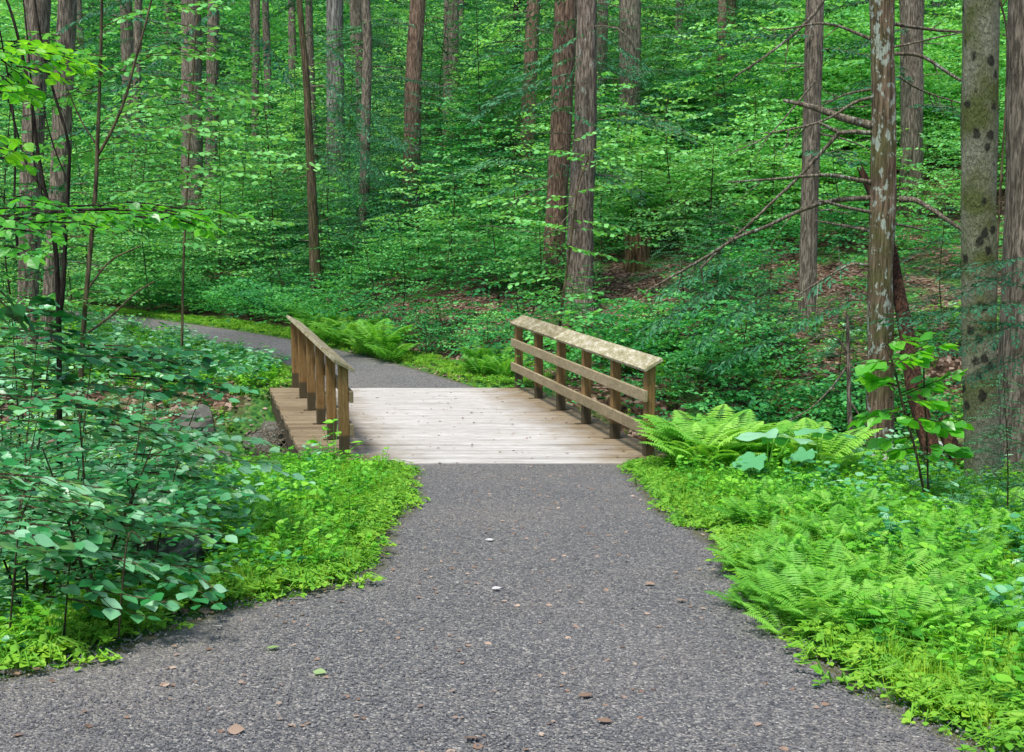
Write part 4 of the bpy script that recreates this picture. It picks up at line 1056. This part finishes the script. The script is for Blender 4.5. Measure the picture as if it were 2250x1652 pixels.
for u_, y_, k_, s_, l_ in ((-60, 17.0, 't2', .8, 'leafy sapling at the far left edge in front of the furrowed trunks'), (45, 18.6, 't', .85, 'leafy sapling whose tiers cross the brown furrowed trunk at the left edge'), (150, 23.8, 't2', .8, 'leafy sapling hiding the left end of the far path'), (95, 26, 't', .9, 'dark leafy sapling beyond the path behind the left trunks'), (300, 36, 't', .9, 'tall leafy sapling on the bank where the far path disappears')):
    x_ = (u_ - CX) * px(y_); plant(k_, (x_, y_, gz(x_, y_) - .03), u_ * .1 + 2, s_, l_, 'sapling', None, 'sapling')
boughs('sapling', 'slender sapling with pale green layered boughs crossing the foot of the twin big trunks', 'sapling', gl_(1225, 20.6),
  [([(1228, 760), (1232, 690), (1245, 600), (1258, 500), (1270, 400), (1300, 330)], 20.6, 7, 4)],
  'under2', .115, [(1240, 590, 1120, 600, 20.6, .3, .7), (1245, 540, 1350, 565, 20.4, .2, .6), (1250, 500, 1090, 470, 20.5, -.2, .85), (1255, 480, 1370, 500, 20.6, .3, .7), (1260, 430, 1050, 440, 20.8, .4, .8), (1262, 420, 1400, 400, 20.8, .3, .7), (1275, 360, 1440, 330, 20.9, .5, .8), (1285, 350, 1180, 330, 20.9, .3, .6), (1235, 650, 1320, 640, 20.4, .1, .5), (1235, 640, 1170, 660, 20.4, .1, .5), (1300, 330, 1400, 290, 21, .3, .8)], seed=44, spacing=.085, smat='slimbark', layers=2)
x_ = (2225 - CX) * px(9.0)
plant('h', (x_, 9.0, gz(x_, 9.0)), 1.0, .42, 'small dark young hemlock in the weeds at the right edge', 'sapling', None, 'young_hemlock')
for u_, v_, l_ in ((90, 7.6, 'low shrub with pale silvery leaves near the left edge, farthest back of the two'), (200, 5.6, 'low shrub with pale silvery leaves near the left path edge')):
    x_ = (u_ - CX) * px(v_); plant('n', (x_, v_, gz(x_, v_)), 2.0, 1.15, l_, 'shrub', None, 'shrub')
# hemlock boughs hanging in front of trunks
HB = [('hemlock bough with drooping dark needles hanging in front of the twin big trunks', 23.0, [(1290, 60, 1440, 150, .3), (1290, 70, 1180, 130, .3), (1280, 120, 1120, 170, .3), (1300, 130, 1430, 175, .2), (1260, 210, 1100, 250, .2), (1240, 240, 1340, 290, .2), (1230, 380, 1080, 420, .2), (1280, 130, 1200, 225, 0), (1290, 330, 1390, 380, .2)]),
      ('hemlock bough with fine needles crossing low in front of the spotted beech', 10.4, [(2300, 560, 2080, 590, .2), (2300, 585, 2100, 640, .2), (2300, 660, 1960, 690, .6), (2300, 700, 2060, 760, .4), (2300, 760, 2110, 830, .2), (2300, 640, 2150, 600, 0), (2280, 720, 2140, 700, .2)]),
      ('grey green hemlock boughs hanging right of the slim leaning tree', 27, [(700, 215, 850, 380, .3), (700, 150, 830, 300, .3), (720, 280, 860, 420, .3), (690, 330, 800, 430, .3), (760, 200, 900, 330, .2), (680, 60, 800, 170, .2)]),
      ('dark hemlock boughs hanging at the top left behind the whip like stems', 18, [(330, -20, 130, 60, .4), (250, 60, 60, 160, .4), (420, 90, 250, 190, .4), (520, -10, 380, 90, .4), (250, 260, 60, 330, .4), (560, 60, 640, 180, .2), (200, 380, 60, 440, .2)]),
      ('dark hemlock boughs sagging across the slope below the long bare branches', 17.6, [(1640, 600, 1450, 700, .4), (1580, 640, 1400, 740, .4), (1700, 640, 1520, 760, .4), (1640, 560, 1450, 640, .4), (1760, 720, 1560, 800, .2), (1850, 640, 1990, 660, .2), (1880, 560, 1780, 640, .2), (1870, 660, 1740, 720, .2), (1900, 620, 2020, 700, .2)])]
own = ['right one of the twin', 'furrowed brown trunk at the far right', 'slim dark brown trunk', 'greyish furrowed trunk second', 'dark rotten snag']
for (lab, y, sprs), ow in zip(HB, own):
    r = [o for o in C.objects if o.get('label', '').startswith(ow)][0]
    rg = random.Random(len(lab)); gl, gt = Geo(), Geo()
    near = y < 12
    for (u0, v0, u1, v1, dy) in sprs:
        a = np.array(tuple(at_y(u0, v0, y))); b = np.array(tuple(at_y(u1, v1, y - dy))); d = b - a; L = np.linalg.norm(d)
        sz = .06 if near else .12; spg = .016 if near else .032
        put_spray(gl, gt, spray(rg, L, sz, spg * 1.3, .07 if near else .12, .1, .34, .35), a, math.atan2(d[1], d[0]), math.asin(d[2] / L) + .05, sz, .45, LQ, rg, twr=.002, wid=.5)
    o = link('foliage', mesh2(shift(gl, r.location), shift(gt, r.location), 'foliage', M['hem'], M['slimbark']), r); o['label'] = lab

# big lobed leaves at the right verge
def lobed(root, o, ang, size, seed, tilt=.25):
    rg = random.Random(seed); g = Geo(); n = 22; v = [(0, 0, 0)]
    for i in range(n):
        a = -2.7 + 5.4 * i / (n - 1); r = size * (.62 + .38 * math.cos(a * .5)) * (1 + .13 * math.sin(a * 7 + seed)) * .55
        v.append((math.cos(a) * r + size * .12, math.sin(a) * r * .85, .05 * size * math.sin(a * 5) + rg.uniform(-.01, .01)))
    M4 = Matrix.Translation(o) @ Matrix.Rotation(ang, 4, 'Z') @ Matrix.Rotation(tilt, 4, 'Y')
    V = np.array([tuple(M4 @ Vector(q)) for q in v])
    g.add(V, [(0, i, i + 1) for i in range(1, n)], .45)
    link('leaf', g.mesh('leaf', M['big'], True), root)
    g = Geo(); g.tube([np.array((0, 0, -.3)), np.array((o[0] * .3, o[1] * .3, o[2] * .5)), V[0]], [.009, .008, .006], 5, cap=False, tint=.7)
    link('leaf_stalk', g.mesh('leaf_stalk', M['fern']), root)
for (u, y, lab, sd) in ((1690, 10.6, 'plant with huge wavy pale leaves at the right verge, left of the two', 1), (1800, 11.2, 'plant with huge wavy pale leaves at the right verge, right of the two', 2)):
    b = gl_(u, y); r = thing('broad_leaf_plant', lab, 'plant', b)
    for k, (ox, oy, oz, an, s) in enumerate(((0, 0, .52, 2.9, .42), (.18, -.05, .5, .3, .36), (-.15, -.2, .36, 4.0, .34), (.1, .2, .45, 1.2, .32))):
        lobed(r, (ox, oy, oz), an, s * (1 if sd == 1 else .8), sd * 5 + k, .15 + .1 * k)

# ------------------------------------------------------------------ rocks, log, stick, debris
def rock(loc, r, seed, label, group=None, mat='rock', sc=(1, .8, .6), cat='rock', name='rock'):
    rg = np.random.RandomState(seed); n, m = 12, 9
    th = np.linspace(0, PI, m)[:, None]; ph = (np.arange(n) * 2 * PI / n)[None]
    D = np.stack([np.sin(th) * np.cos(ph), np.sin(th) * np.sin(ph), np.cos(th) * np.ones_like(ph)], -1)
    K = rg.normal(size=(9, 3)); K /= np.linalg.norm(K, axis=1)[:, None]; off = rg.uniform(.62, .95, 9)
    dd = np.ones(D.shape[:2])
    for k, o_ in zip(K, off):
        c = D @ k; dd = np.where(c > .05, np.minimum(dd, o_ / np.maximum(c, .05)), dd)
    V = D * dd[..., None] * r * np.array(sc)
    i = np.arange(n * m).reshape(m, n); f = np.stack([i[:-1], np.roll(i, -1, 1)[:-1], np.roll(i, -1, 1)[1:], i[1:]], -1).reshape(-1, 4)
    g = Geo(); g.add(V.reshape(-1, 3), f[:, ::-1], .3 + .4 * rg.rand())
    o = link(name, g.mesh(name, M[mat]), None, loc); o.rotation_euler = (0, 0, rg.uniform(0, 6))
    return tag(o, label, cat, group)
rs = random.Random(2)
for i in range(22):
    u = rs.uniform(330, 600); y = rs.uniform(16.3, 17.3); x = (u - CX) * px(y)
    rock((x, y, gz(x, y) + .05), rs.uniform(.16, .34), i, 'mossy grey rock in the retaining bank left of the bridge', 'rocks in the gully bank left of the bridge', sc=(1, .8, .75))
for i in range(14):
    u = rs.uniform(250, 560); y = rs.uniform(12.4, 15); x = (u - CX) * px(y)
    rock((x, y, gz(x, y) + .02), rs.uniform(.08, .25), 40 + i, 'dark grey rock lying on the gully floor left of the bridge', 'rocks on the gully floor left of the bridge')
for i, (u, v, r) in enumerate(((1890, 1000, .10), (1915, 1008, .12), (1870, 1010, .08), (1945, 1012, .09), (2050, 985, .16), (2090, 1050, .1), (1500, 985, .12), (1480, 960, .1), (1440, 965, .14), (1470, 1000, .1))):
    p = at_y(u, v, 13.4); z = gz(p.x, 13.4)
    rock((p.x, 13.4, max(z, min(p.z, z + .15))), r, 80 + i, 'pale stone in the gully right of the bridge', 'pale stones in the gully right of the bridge', 'palerock')
# pale log at the left verge
lp = on_ground(400, 1250, 4)
root = thing('fallen_log', 'pale weathered log lying in the weeds at the left edge of the path', 'log', lp)
g = Geo(); d = np.array([.92, .35, .06]); P = [np.array([0, 0, .12]) + d * t for t in np.linspace(-.28, .28, 14)]
g.tube(P, .075 + .02 * np.sin(np.linspace(0, 4, 14)), 14, wob=.3, seed=4, ridge=.06); link('log', g.mesh('log', M['greybark'], True), root)
rock(tuple(lp + Vector((-.30, .0, .05))), .1, 99, 'dark red brown rock beside the pale log', None)
# stick
sk = on_ground(296, 1440, 4); root = thing('stick', 'thin pale stick lying at the left path edge pointing at the camera', 'stick', sk)
e = on_ground(306, 1398, 4) - sk
g = Geo(); g.tube([(0, 0, .012), tuple(e * .4 + Vector((-.01, 0, .02))), tuple(e * .75 + Vector((.012, 0, .015))), tuple(e + Vector((0, 0, .03)))], [.005, .006, .006, .004], 6, wob=.3); link('stick', g.mesh('stick', M['palerock'], True), root)
# twig pile under the left side of the bridge
g = Geo(); rs = random.Random(77); c = np.array(tuple(at_z(600, 985, -.45)))
for i in range(170):
    p = c + np.array([rs.gauss(-.02, .22), rs.gauss(.0, .42), rs.uniform(-.3, .22)]); a = rs.uniform(0, PI); d = np.array([math.cos(a), math.sin(a) * .6, rs.uniform(-.6, .9)]) * rs.uniform(.12, .4)
    g.tube([p, p + d * .5 + (0, 0, .02), p + d], [.007, .006, .003], 4, cap=False)
pr = thing('brushwood', 'tangle of pale dead twigs lodged against the left side of the bridge', 'brushwood', tuple(c)); pr['kind'] = 'stuff'
link('twigs', shift(g, c).mesh('twigs', M['deadwood']), pr)

# ------------------------------------------------------------------ gravel stones and dead leaves on the path
def flakes(name, n, smin, smax, mat, seed, yr, label, cat, thick=.4, dens=None, curl=False):
    rs = np.random.RandomState(seed); g = Geo()
    X_ = []; 
    while sum(len(q) for q in X_) < n:
        y = yr[0] + (yr[1] - yr[0]) * rs.rand(n) ** 1.3; x = rs.uniform(-3.6, 3.4, n)
        k = (path_sd(x, y) < .1) & in_view(x, y, .3); X_.append(np.stack([x[k], y[k]], 1))
    P = np.vstack(X_)[:n]; s = rs.uniform(smin, smax, n) * (1 + .5 * (rs.rand(n) > .9)); a = rs.uniform(0, 2 * PI, n)
    tv = np.array([(-.5, -.3, 0), (.4, -.4, 0), (.55, .25, 0), (-.3, .45, 0), (-.35, -.2, thick), (.3, -.25, thick), (.35, .2, thick), (-.2, .3, thick)])
    tf = [(4, 5, 6, 7), (0, 1, 5, 4), (1, 2, 6, 5), (2, 3, 7, 6), (3, 0, 4, 7)]
    V = tv[None] * s[:, None, None] * rs.uniform(.6, 1.3, (n, 1, 3))
    c, d = np.cos(a)[:, None], np.sin(a)[:, None]
    V = np.stack([V[..., 0] * c - V[..., 1] * d, V[..., 0] * d + V[..., 1] * c, V[..., 2]], -1)
    z = zp_(P[:, 1]) + .008 + .012 * 1
    V = V + np.concatenate([P, z[:, None]], 1)[:, None]
    f = (np.array(tf)[None] + (np.arange(n) * 8)[:, None, None]).reshape(-1, 4)
    g.add(V.reshape(-1, 3), f, np.repeat(np.clip(rs.beta(1.6, 3.2, n), 0, 1), 8))
    return tag(link(name, g.mesh(name, M[mat])), label, cat, kind='stuff')
flakes('gravel', 40000, .005, .011, 'pebble', 4, (3.4, 12.3), 'loose grey gravel chips covering the foreground path', 'gravel')

def leaf_litter(name, n, regions, label, seed, smin=.04, smax=.075, lift=.01):
    rs = np.random.RandomState(seed); P = []
    for (x0, x1, y0, y1, w) in regions:
        k = int(n * w); x = rs.uniform(x0, x1, k); y = rs.uniform(y0, y1, k); m = in_view(x, y, 1) & (path_sd(x, y) > -.05) & off_deck(x, y)
        x, y = x[m], y[m]; P.append(np.stack([x, y, hz(x, y) + lift], 1))
    P = np.vstack(P); k = len(P); g = Geo(); a = rs.uniform(0, 2 * PI, k)
    g.leaves(LN, P, np.stack([np.cos(a), np.sin(a), rs.normal(0, .25, k)], 1), np.stack([rs.normal(0, .35, k), rs.normal(0, .35, k), np.ones(k)], 1), rs.uniform(smin, smax, k), rs.beta(2, 2, k))
    return tag(link(name, g.mesh(name, M['litter'])), label, 'leaf litter', kind='stuff')
leaf_litter('leaf_litter', 26000, [(-3, 3, 18.5, 27, .35), (3, 14, 14, 32, .45), (-9, -3, 11.5, 19, .2), (-6, -1, 4, 12, .1)], 'brown dead leaves covering the forest floor', 5)
rs_ = np.random.RandomState(8); k = 240; X_ = rs_.uniform(-3, 3, 4000); Y_ = rs_.uniform(Y0, Y1, 4000); m_ = inside(deck_poly, X_, Y_)
X_, Y_ = X_[m_][:k], Y_[m_][:k]; a_ = rs_.uniform(0, 6.3, len(X_)); g = Geo()
g.leaves(LN, np.stack([X_, Y_, np.full(len(X_), .018)], 1), np.stack([np.cos(a_), np.sin(a_), np.zeros(len(X_))], 1), np.stack([rs_.normal(0, .2, len(X_)), rs_.normal(0, .2, len(X_)), np.ones(len(X_))], 1), rs_.uniform(.015, .045, len(X_)), rs_.beta(2, 1.2, len(X_)))
tag(link('deck_litter', g.mesh('deck_litter', M['litter'])), 'small dry leaf scraps strewn over the deck boards', 'leaf litter', kind='stuff')
k = 420; X_ = rs_.uniform(-3.4, 3.4, 4000); Y_ = rs_.uniform(3.6, 12.2, 4000); m_ = (path_sd(X_, Y_) < -.1); X_, Y_ = X_[m_][:k], Y_[m_][:k]; a_ = rs_.uniform(0, 6.3, len(X_)); g = Geo()
g.leaves(LN, np.stack([X_, Y_, zp_(Y_) + .022], 1), np.stack([np.cos(a_), np.sin(a_), np.zeros(len(X_))], 1), np.stack([rs_.normal(0, .2, len(X_)), rs_.normal(0, .2, len(X_)), np.ones(len(X_))], 1), rs_.uniform(.015, .04, len(X_)), rs_.beta(2, 1.5, len(X_)))
tag(link('path_litter', g.mesh('path_litter', M['litter'])), 'small dry leaf scraps and bark chips strewn over the gravel', 'leaf litter', kind='stuff')
# single leaves on the path
LF = [(585, 1438, 0, 'pale green'), (688, 1490, 1, 'light green'), (1080, 1305, 2, 'white'), (1483, 1330, 3, 'curled brown'), (1345, 1602, 4, 'grey crumpled'), (500, 1622, 5, 'brown'), (1270, 1545, 6, 'brown crumpled'), (1440, 1294, 7, 'brown curled'), (465, 1388, 8, 'pale'), (1055, 1640, 9, 'brown'), (1085, 1195, 10, 'pale')]
g0 = [('left of centre on the gravel', ) for _ in LF]
where = ['left of centre on the bare gravel', 'in the lower left centre of the gravel', 'in the middle of the gravel', 'on the right half of the gravel beside another dead leaf', 'near the bottom edge right of centre', 'near the lower left corner of the gravel', 'on the gravel just right of bottom centre', 'upper right on the gravel', 'on the gravel near the left verge', 'at the bottom edge of the gravel near the centre', 'on the gravel in front of the bridge']
ltmpl = [leaf_mat('fallen_green_leaf', [(0, (.2, .35, .1)), (1, (.4, .55, .25))]), M['litter'], M['palerock']]
for i, (u, v, sd, colr) in enumerate(LF):
    p = Vector((*at_path(u, v), 0)); p.z = float(zp_(p.y)) + .028
    g = Geo(); rg = random.Random(sd); a = rg.uniform(-.4, .4) + (PI if rg.random() < .5 else 0)
    g.leaves(LN, [(0, 0, 0)], [(math.cos(a), math.sin(a), .08)], [(rg.gauss(0, .2), rg.gauss(0, .2), 1)], [.058], [.35 + .5 * rg.random()])
    mt = ltmpl[0] if 'green' in colr else (ltmpl[2] if colr in ('white', 'pale') else ltmpl[1])
    tag(link('fallen_leaf', g.mesh('fallen_leaf', mt, True), None, p), colr + ' fallen leaf lying ' + where[i], 'leaf')

# ------------------------------------------------------------------ verge growth
def weed_mesh(seed, n=26, h=.26, R=.16, size=.05, tmpl=LN, mat='verge'):
    rg = random.Random(seed); g = Geo(); pos, dr, nm, tn = [], [], [], []
    for s in range(5):
        a0 = rg.uniform(0, 6.3); tip = np.array([math.cos(a0) * R * rg.uniform(.3, 1), math.sin(a0) * R * rg.uniform(.3, 1), h * rg.uniform(.6, 1.1)])
        g.tube([(0, 0, -.02), tuple(tip * .5 + np.array([0, 0, .04])), tuple(tip)], [.003, .0025, .0015], 3, cap=False, tint=.2)
        for k in range(n // 5):
            t = rg.uniform(.3, 1); a = rg.uniform(0, 6.3)
            pos.append(tip * t + np.array([0, 0, .04 * (1 - t)])); dr.append((math.cos(a), math.sin(a), rg.uniform(-.3, .35))); nm.append((rg.gauss(0, .3), rg.gauss(0, .3), 1)); tn.append(min(1, max(0, .5 + rg.gauss(0, .2))))
    sz = [size * rg.uniform(.6, 1.3) for _ in pos]
    g.leaves(tmpl, pos, dr, nm, sz, tn)
    return g.mesh('weed', M[mat])
def tuft_mesh(seed, n=34, h=.22, w=.006, sp_=.35, mat='grass'):
    rg = random.Random(seed); g = Geo(); pos, dr, nm, sz, tn, wd = [], [], [], [], [], []
    for _ in range(n):
        a = rg.uniform(0, 6.3); r = rg.uniform(0, .07); l = h * rg.uniform(.5, 1.15)
        pos.append((math.cos(a) * r, math.sin(a) * r, -.01)); b = a + rg.gauss(0, .7); k = rg.uniform(.1, 1) * sp_ * 2
        dr.append((math.cos(b) * k, math.sin(b) * k, 1)); nm.append((math.cos(b), math.sin(b), .2)); sz.append(l); wd.append(w * rg.uniform(.7, 1.4)); tn.append(min(1, max(0, .5 + rg.gauss(0, .2))))
    tmpl = (np.array([(-.5, 0, 0), (.5, 0, 0), (-.45, .4, .0), (.45, .4, .0), (-.3, .75, -.10), (.3, .75, -.10), (0, 1, -.28)]), [[(0, 1, 3, 2), (2, 3, 5, 4)], [(4, 5, 6)]])
    g.leaves(tmpl, pos, dr, nm, sz, tn, np.array(wd))
    return g.mesh('grass_tuft', M[mat])
def lone(name, me, u, v, label, cat, s=1.0):
    p = on_ground(u, v, 4); o = link(name, me, None, p); o.scale = (s, s, s); return tag(o, label, cat)
W1 = lone('weed', weed_mesh(1), 1330 + 120, 1010, 'bright leafy weed at the near right corner of the deck', 'weed')
W2 = lone('weed', weed_mesh(2, 30, .32, .2, .06), 735, 1040, 'tall leafy weed in front of the near post of the left railing', 'weed', 1.6)
W3 = lone('weed', weed_mesh(3, 30, .15, .2, .04), 800, 1230, 'low leafy weed at the left edge of the gravel, on the tip of the verge', 'weed')
T1 = lone('grass_tuft', tuft_mesh(1), 1500, 1120, 'grass tuft at the right verge where the mossy edge meets the gravel', 'grass')
T2 = lone('grass_tuft', tuft_mesh(2, 26, .13, .006, .6), 860, 1025, 'small grass tuft at the near left corner of the deck, on the gravel edge', 'grass')
T3 = lone('grass_tuft', tuft_mesh(3, 26, .24, .009, .5), 1740, 1260, 'tall grass tuft in the weeds on the right verge', 'grass')
B1 = lone('weed', weed_mesh(5, 30, .3, .24, .085, mat='big'), 1500, 965, 'broad leaved dark weed on the gully edge by the right railing', 'weed')
CL = lone('clover_patch', weed_mesh(6, 40, .05, .16, .022, mat='clover'), 1455, 1085, 'patch of tiny yellow green clover on the right gravel edge', 'clover')

def pts_where(x0, x1, y0, y1, step, seed, cond, lift=0.0):
    X, Y, rs = jitter_grid(x0, x1, y0, y1, step, seed)
    k = in_view(X, Y, .6); X, Y = X[k], Y[k]
    sd = path_sd(X, Y); z = hz(X, Y)
    m = cond(X, Y, sd, z, rs) & (np.hypot(X - lp.x, Y - lp.y + .25) > .33) & off_deck(X, Y, .03) & ~(inside(deck_poly, X, Y))
    return np.stack([X[m], Y[m], z[m] + lift], 1)
def dens(v, rs): return rs.rand(len(v)) < v
# low grass on all path edges
lside = lambda X, Y: X < np.interp(Y, LEs[:, 1], LEs[:, 0])
P = pts_where(-6, 6, 3.4, 12.6, .075, 1, lambda X, Y, sd, z, rs: (sd > -.08) & dens(np.where(sd < .5, .75 * np.clip((sd + .08) / .2, 0, 1), .25 * np.clip(2.2 - sd, 0, 1)), rs))
P2 = pts_where(-14, 3, 17.7, 34, .16, 2, lambda X, Y, sd, z, rs: (sd > -.06) & dens(np.clip(1.1 - sd * 1.1, 0, 1) * .8, rs))
scatter('grass', np.vstack([P, P2]), [T1, T2], .3, .62, 'bright yellow green grass along the gravel edges', 'grass', 3, .1)
# clover / moss mats creeping over the edge
P = pts_where(-6, 6, 3.4, 12.6, .07, 4, lambda X, Y, sd, z, rs: (sd > -.16) & (sd < 1.3) & dens(np.clip((sd + .18) / .3, 0, 1) * .8, rs))
P2 = pts_where(-14, 3, 17.7, 34, .13, 6, lambda X, Y, sd, z, rs: (sd > -.1) & (sd < .9) & dens(np.clip((sd + .1) / .3, 0, 1) * .8, rs))
scatter('clover', np.vstack([P, P2]), [CL], .8, 1.8, 'tiny yellow green clover and moss creeping over the gravel edges', 'clover', 5, .08)
# weeds on the verges
P = pts_where(-6, 7, 3.4, 13, .11, 7, lambda X, Y, sd, z, rs: (sd > .12) & dens(np.where(lside(X, Y), np.clip((2.3 - sd), 0, 1), 1.0) * np.clip(sd * 2.2, 0, .9), rs))
scatter('weeds', P, [W1, W2, W3, W1, T1], .5, .95, 'bright green leafy weeds crowding the verges', 'weeds', 8, .15)
# darker ground cover beyond, both sides of gully and right fore slope
P = pts_where(-9, 9, 3.4, 21, .24, 9, lambda X, Y, sd, z, rs: (sd > .7) & dens(np.where(X > 2.2, .8, .45) * np.where((Y > 12.8) & (Y < 17.4) & (X < -2.5), .6, 1), rs))
scatter('ground_cover', P, [B1, W2, W1], .6, 1.05, 'mid green broad leaved ground cover on the banks of the gully', 'ground cover', 10, .15)
P = pts_where(-16, -1.2, 17.6, 29, .2, 11, lambda X, Y, sd, z, rs: (sd > .25) & (Y < np.interp(X, TX, TY) - 1.5) & inside(np.array([(-30, 17.6), (-2.3, 17.6), *[tuple(q) for q in FL[:6]], (-40, 31)]), X, Y))
scatter('meadow_weeds', P, [W1, B1, W3], .7, 1.3, 'soft light green weeds on the flat between the gully and the far path', 'weeds', 12, .12)
# undergrowth on the hill
_mead = np.array([(-30, 17.6), (-2.3, 17.6), *[tuple(q) for q in FL[:6]], (-40, 31)])
E1 = ROOTS['e'].children[0]; A1, B1_, C1, D1, H1 = [ROOTS[k].children[0] for k in 'abcdh']
def hillc(X, Y, sd, z, rs):
    d = Y - np.interp(X, TX, TY)
    bare = wav(X * .6 + 9, Y * .6) > .22
    bank = (d < 3.4) & (X > -3.2) & (X < 1.2)
    lit = (X > 4.5) & (Y < 24)
    p = np.where(bank, .12, np.where(lit, .22, np.where(bare, .5, 1.0)))
    p = np.where((np.abs(X - sp0.x * Y / sp0.y) < 1.25) & (Y > sp0.y - 8) & (Y < sp0.y + .6), 0, p)
    return (d > .6) & (sd > .6) & dens(p, rs)
P = pts_where(-18, 16, 15, 40, .62, 13, hillc)
P0 = pts_where(-16, 9, 17.2, 36, .5, 23, lambda X, Y, sd, z, rs: (Y - np.interp(X, TX, TY) < .7) & (Y - np.interp(X, TX, TY) > -6) & (sd > .75) & ~inside(_mead, X, Y) & dens(np.where(X < -3.5, .85, np.where(X < 1.5, .35, .8)), rs))
P = np.vstack([P, P0])
scatter('undergrowth', P, [E1, E1, C1], .6, 1.35, 'low green undergrowth covering the wooded slope', 'undergrowth', 14, .1, patch=.5)
P = pts_where(-30, 30, 32, 60, 1.1, 15, lambda X, Y, sd, z, rs: (Y - np.interp(X, TX, TY) > 4) & dens(np.where(wav(X * .7, Y * .7 + 5) > .2, .3, .95), rs))
scatter('thicket', P, [H1, A1, D1, C1, B1_, H1, D1], .8, 1.6, 'layered green saplings massed on the middle of the slope', 'thicket', 16, .06, patch=.45)
P = pts_where(-40, 40, 58, 84, 1.8, 17, lambda X, Y, sd, z, rs: dens(np.full(len(X), .85), rs))
scatter('far_woods', P, [H1, A1, D1, H1, B1_], 1.3, 2.6, 'green wall of leaves high on the far slope', 'woods', 18, .06, patch=.3)

# ------------------------------------------------------------------ light
w = bpy.data.worlds.new("World"); SC.world = w; w.use_nodes = True
nt = w.node_tree; bg = nt.nodes['Background']
sky = nt.nodes.new('ShaderNodeTexSky'); sky.sky_type = 'NISHITA'; sky.sun_disc = False
EL, AZ = math.radians(66), math.radians(-150)          # sun ahead and to the left, high
sky.sun_elevation = EL; sky.sun_rotation = AZ; sky.air_density = 1.0; sky.dust_density = 2.0; sky.ozone_density = 1.0
nt.links.new(sky.outputs[0], bg.inputs[0]); bg.inputs[1].default_value = 0.11
sun = bpy.data.lights.new('sun', 'SUN'); so = bpy.data.objects.new('sun', sun); C.objects.link(so)
sun.energy = 2.4; sun.angle = math.radians(12); sun.color = (1, .96, .9)
dirv = Vector((math.sin(AZ) * math.cos(EL), math.cos(AZ) * math.cos(EL), math.sin(EL)))
so.rotation_euler = dirv.to_track_quat('Z', 'Y').to_euler()
SC.view_settings.view_transform = 'Standard'; SC.view_settings.look = 'None'
SC.view_settings.exposure = 1.0; SC.view_settings.gamma = 1
SC.render.engine = 'CYCLES'
cy = SC.cycles
cy.max_bounces = 6; cy.diffuse_bounces = 4; cy.glossy_bounces = 2; cy.transmission_bounces = 4; cy.transparent_max_bounces = 4
cy.use_denoising = True; cy.caustics_reflective = False; cy.caustics_refractive = False
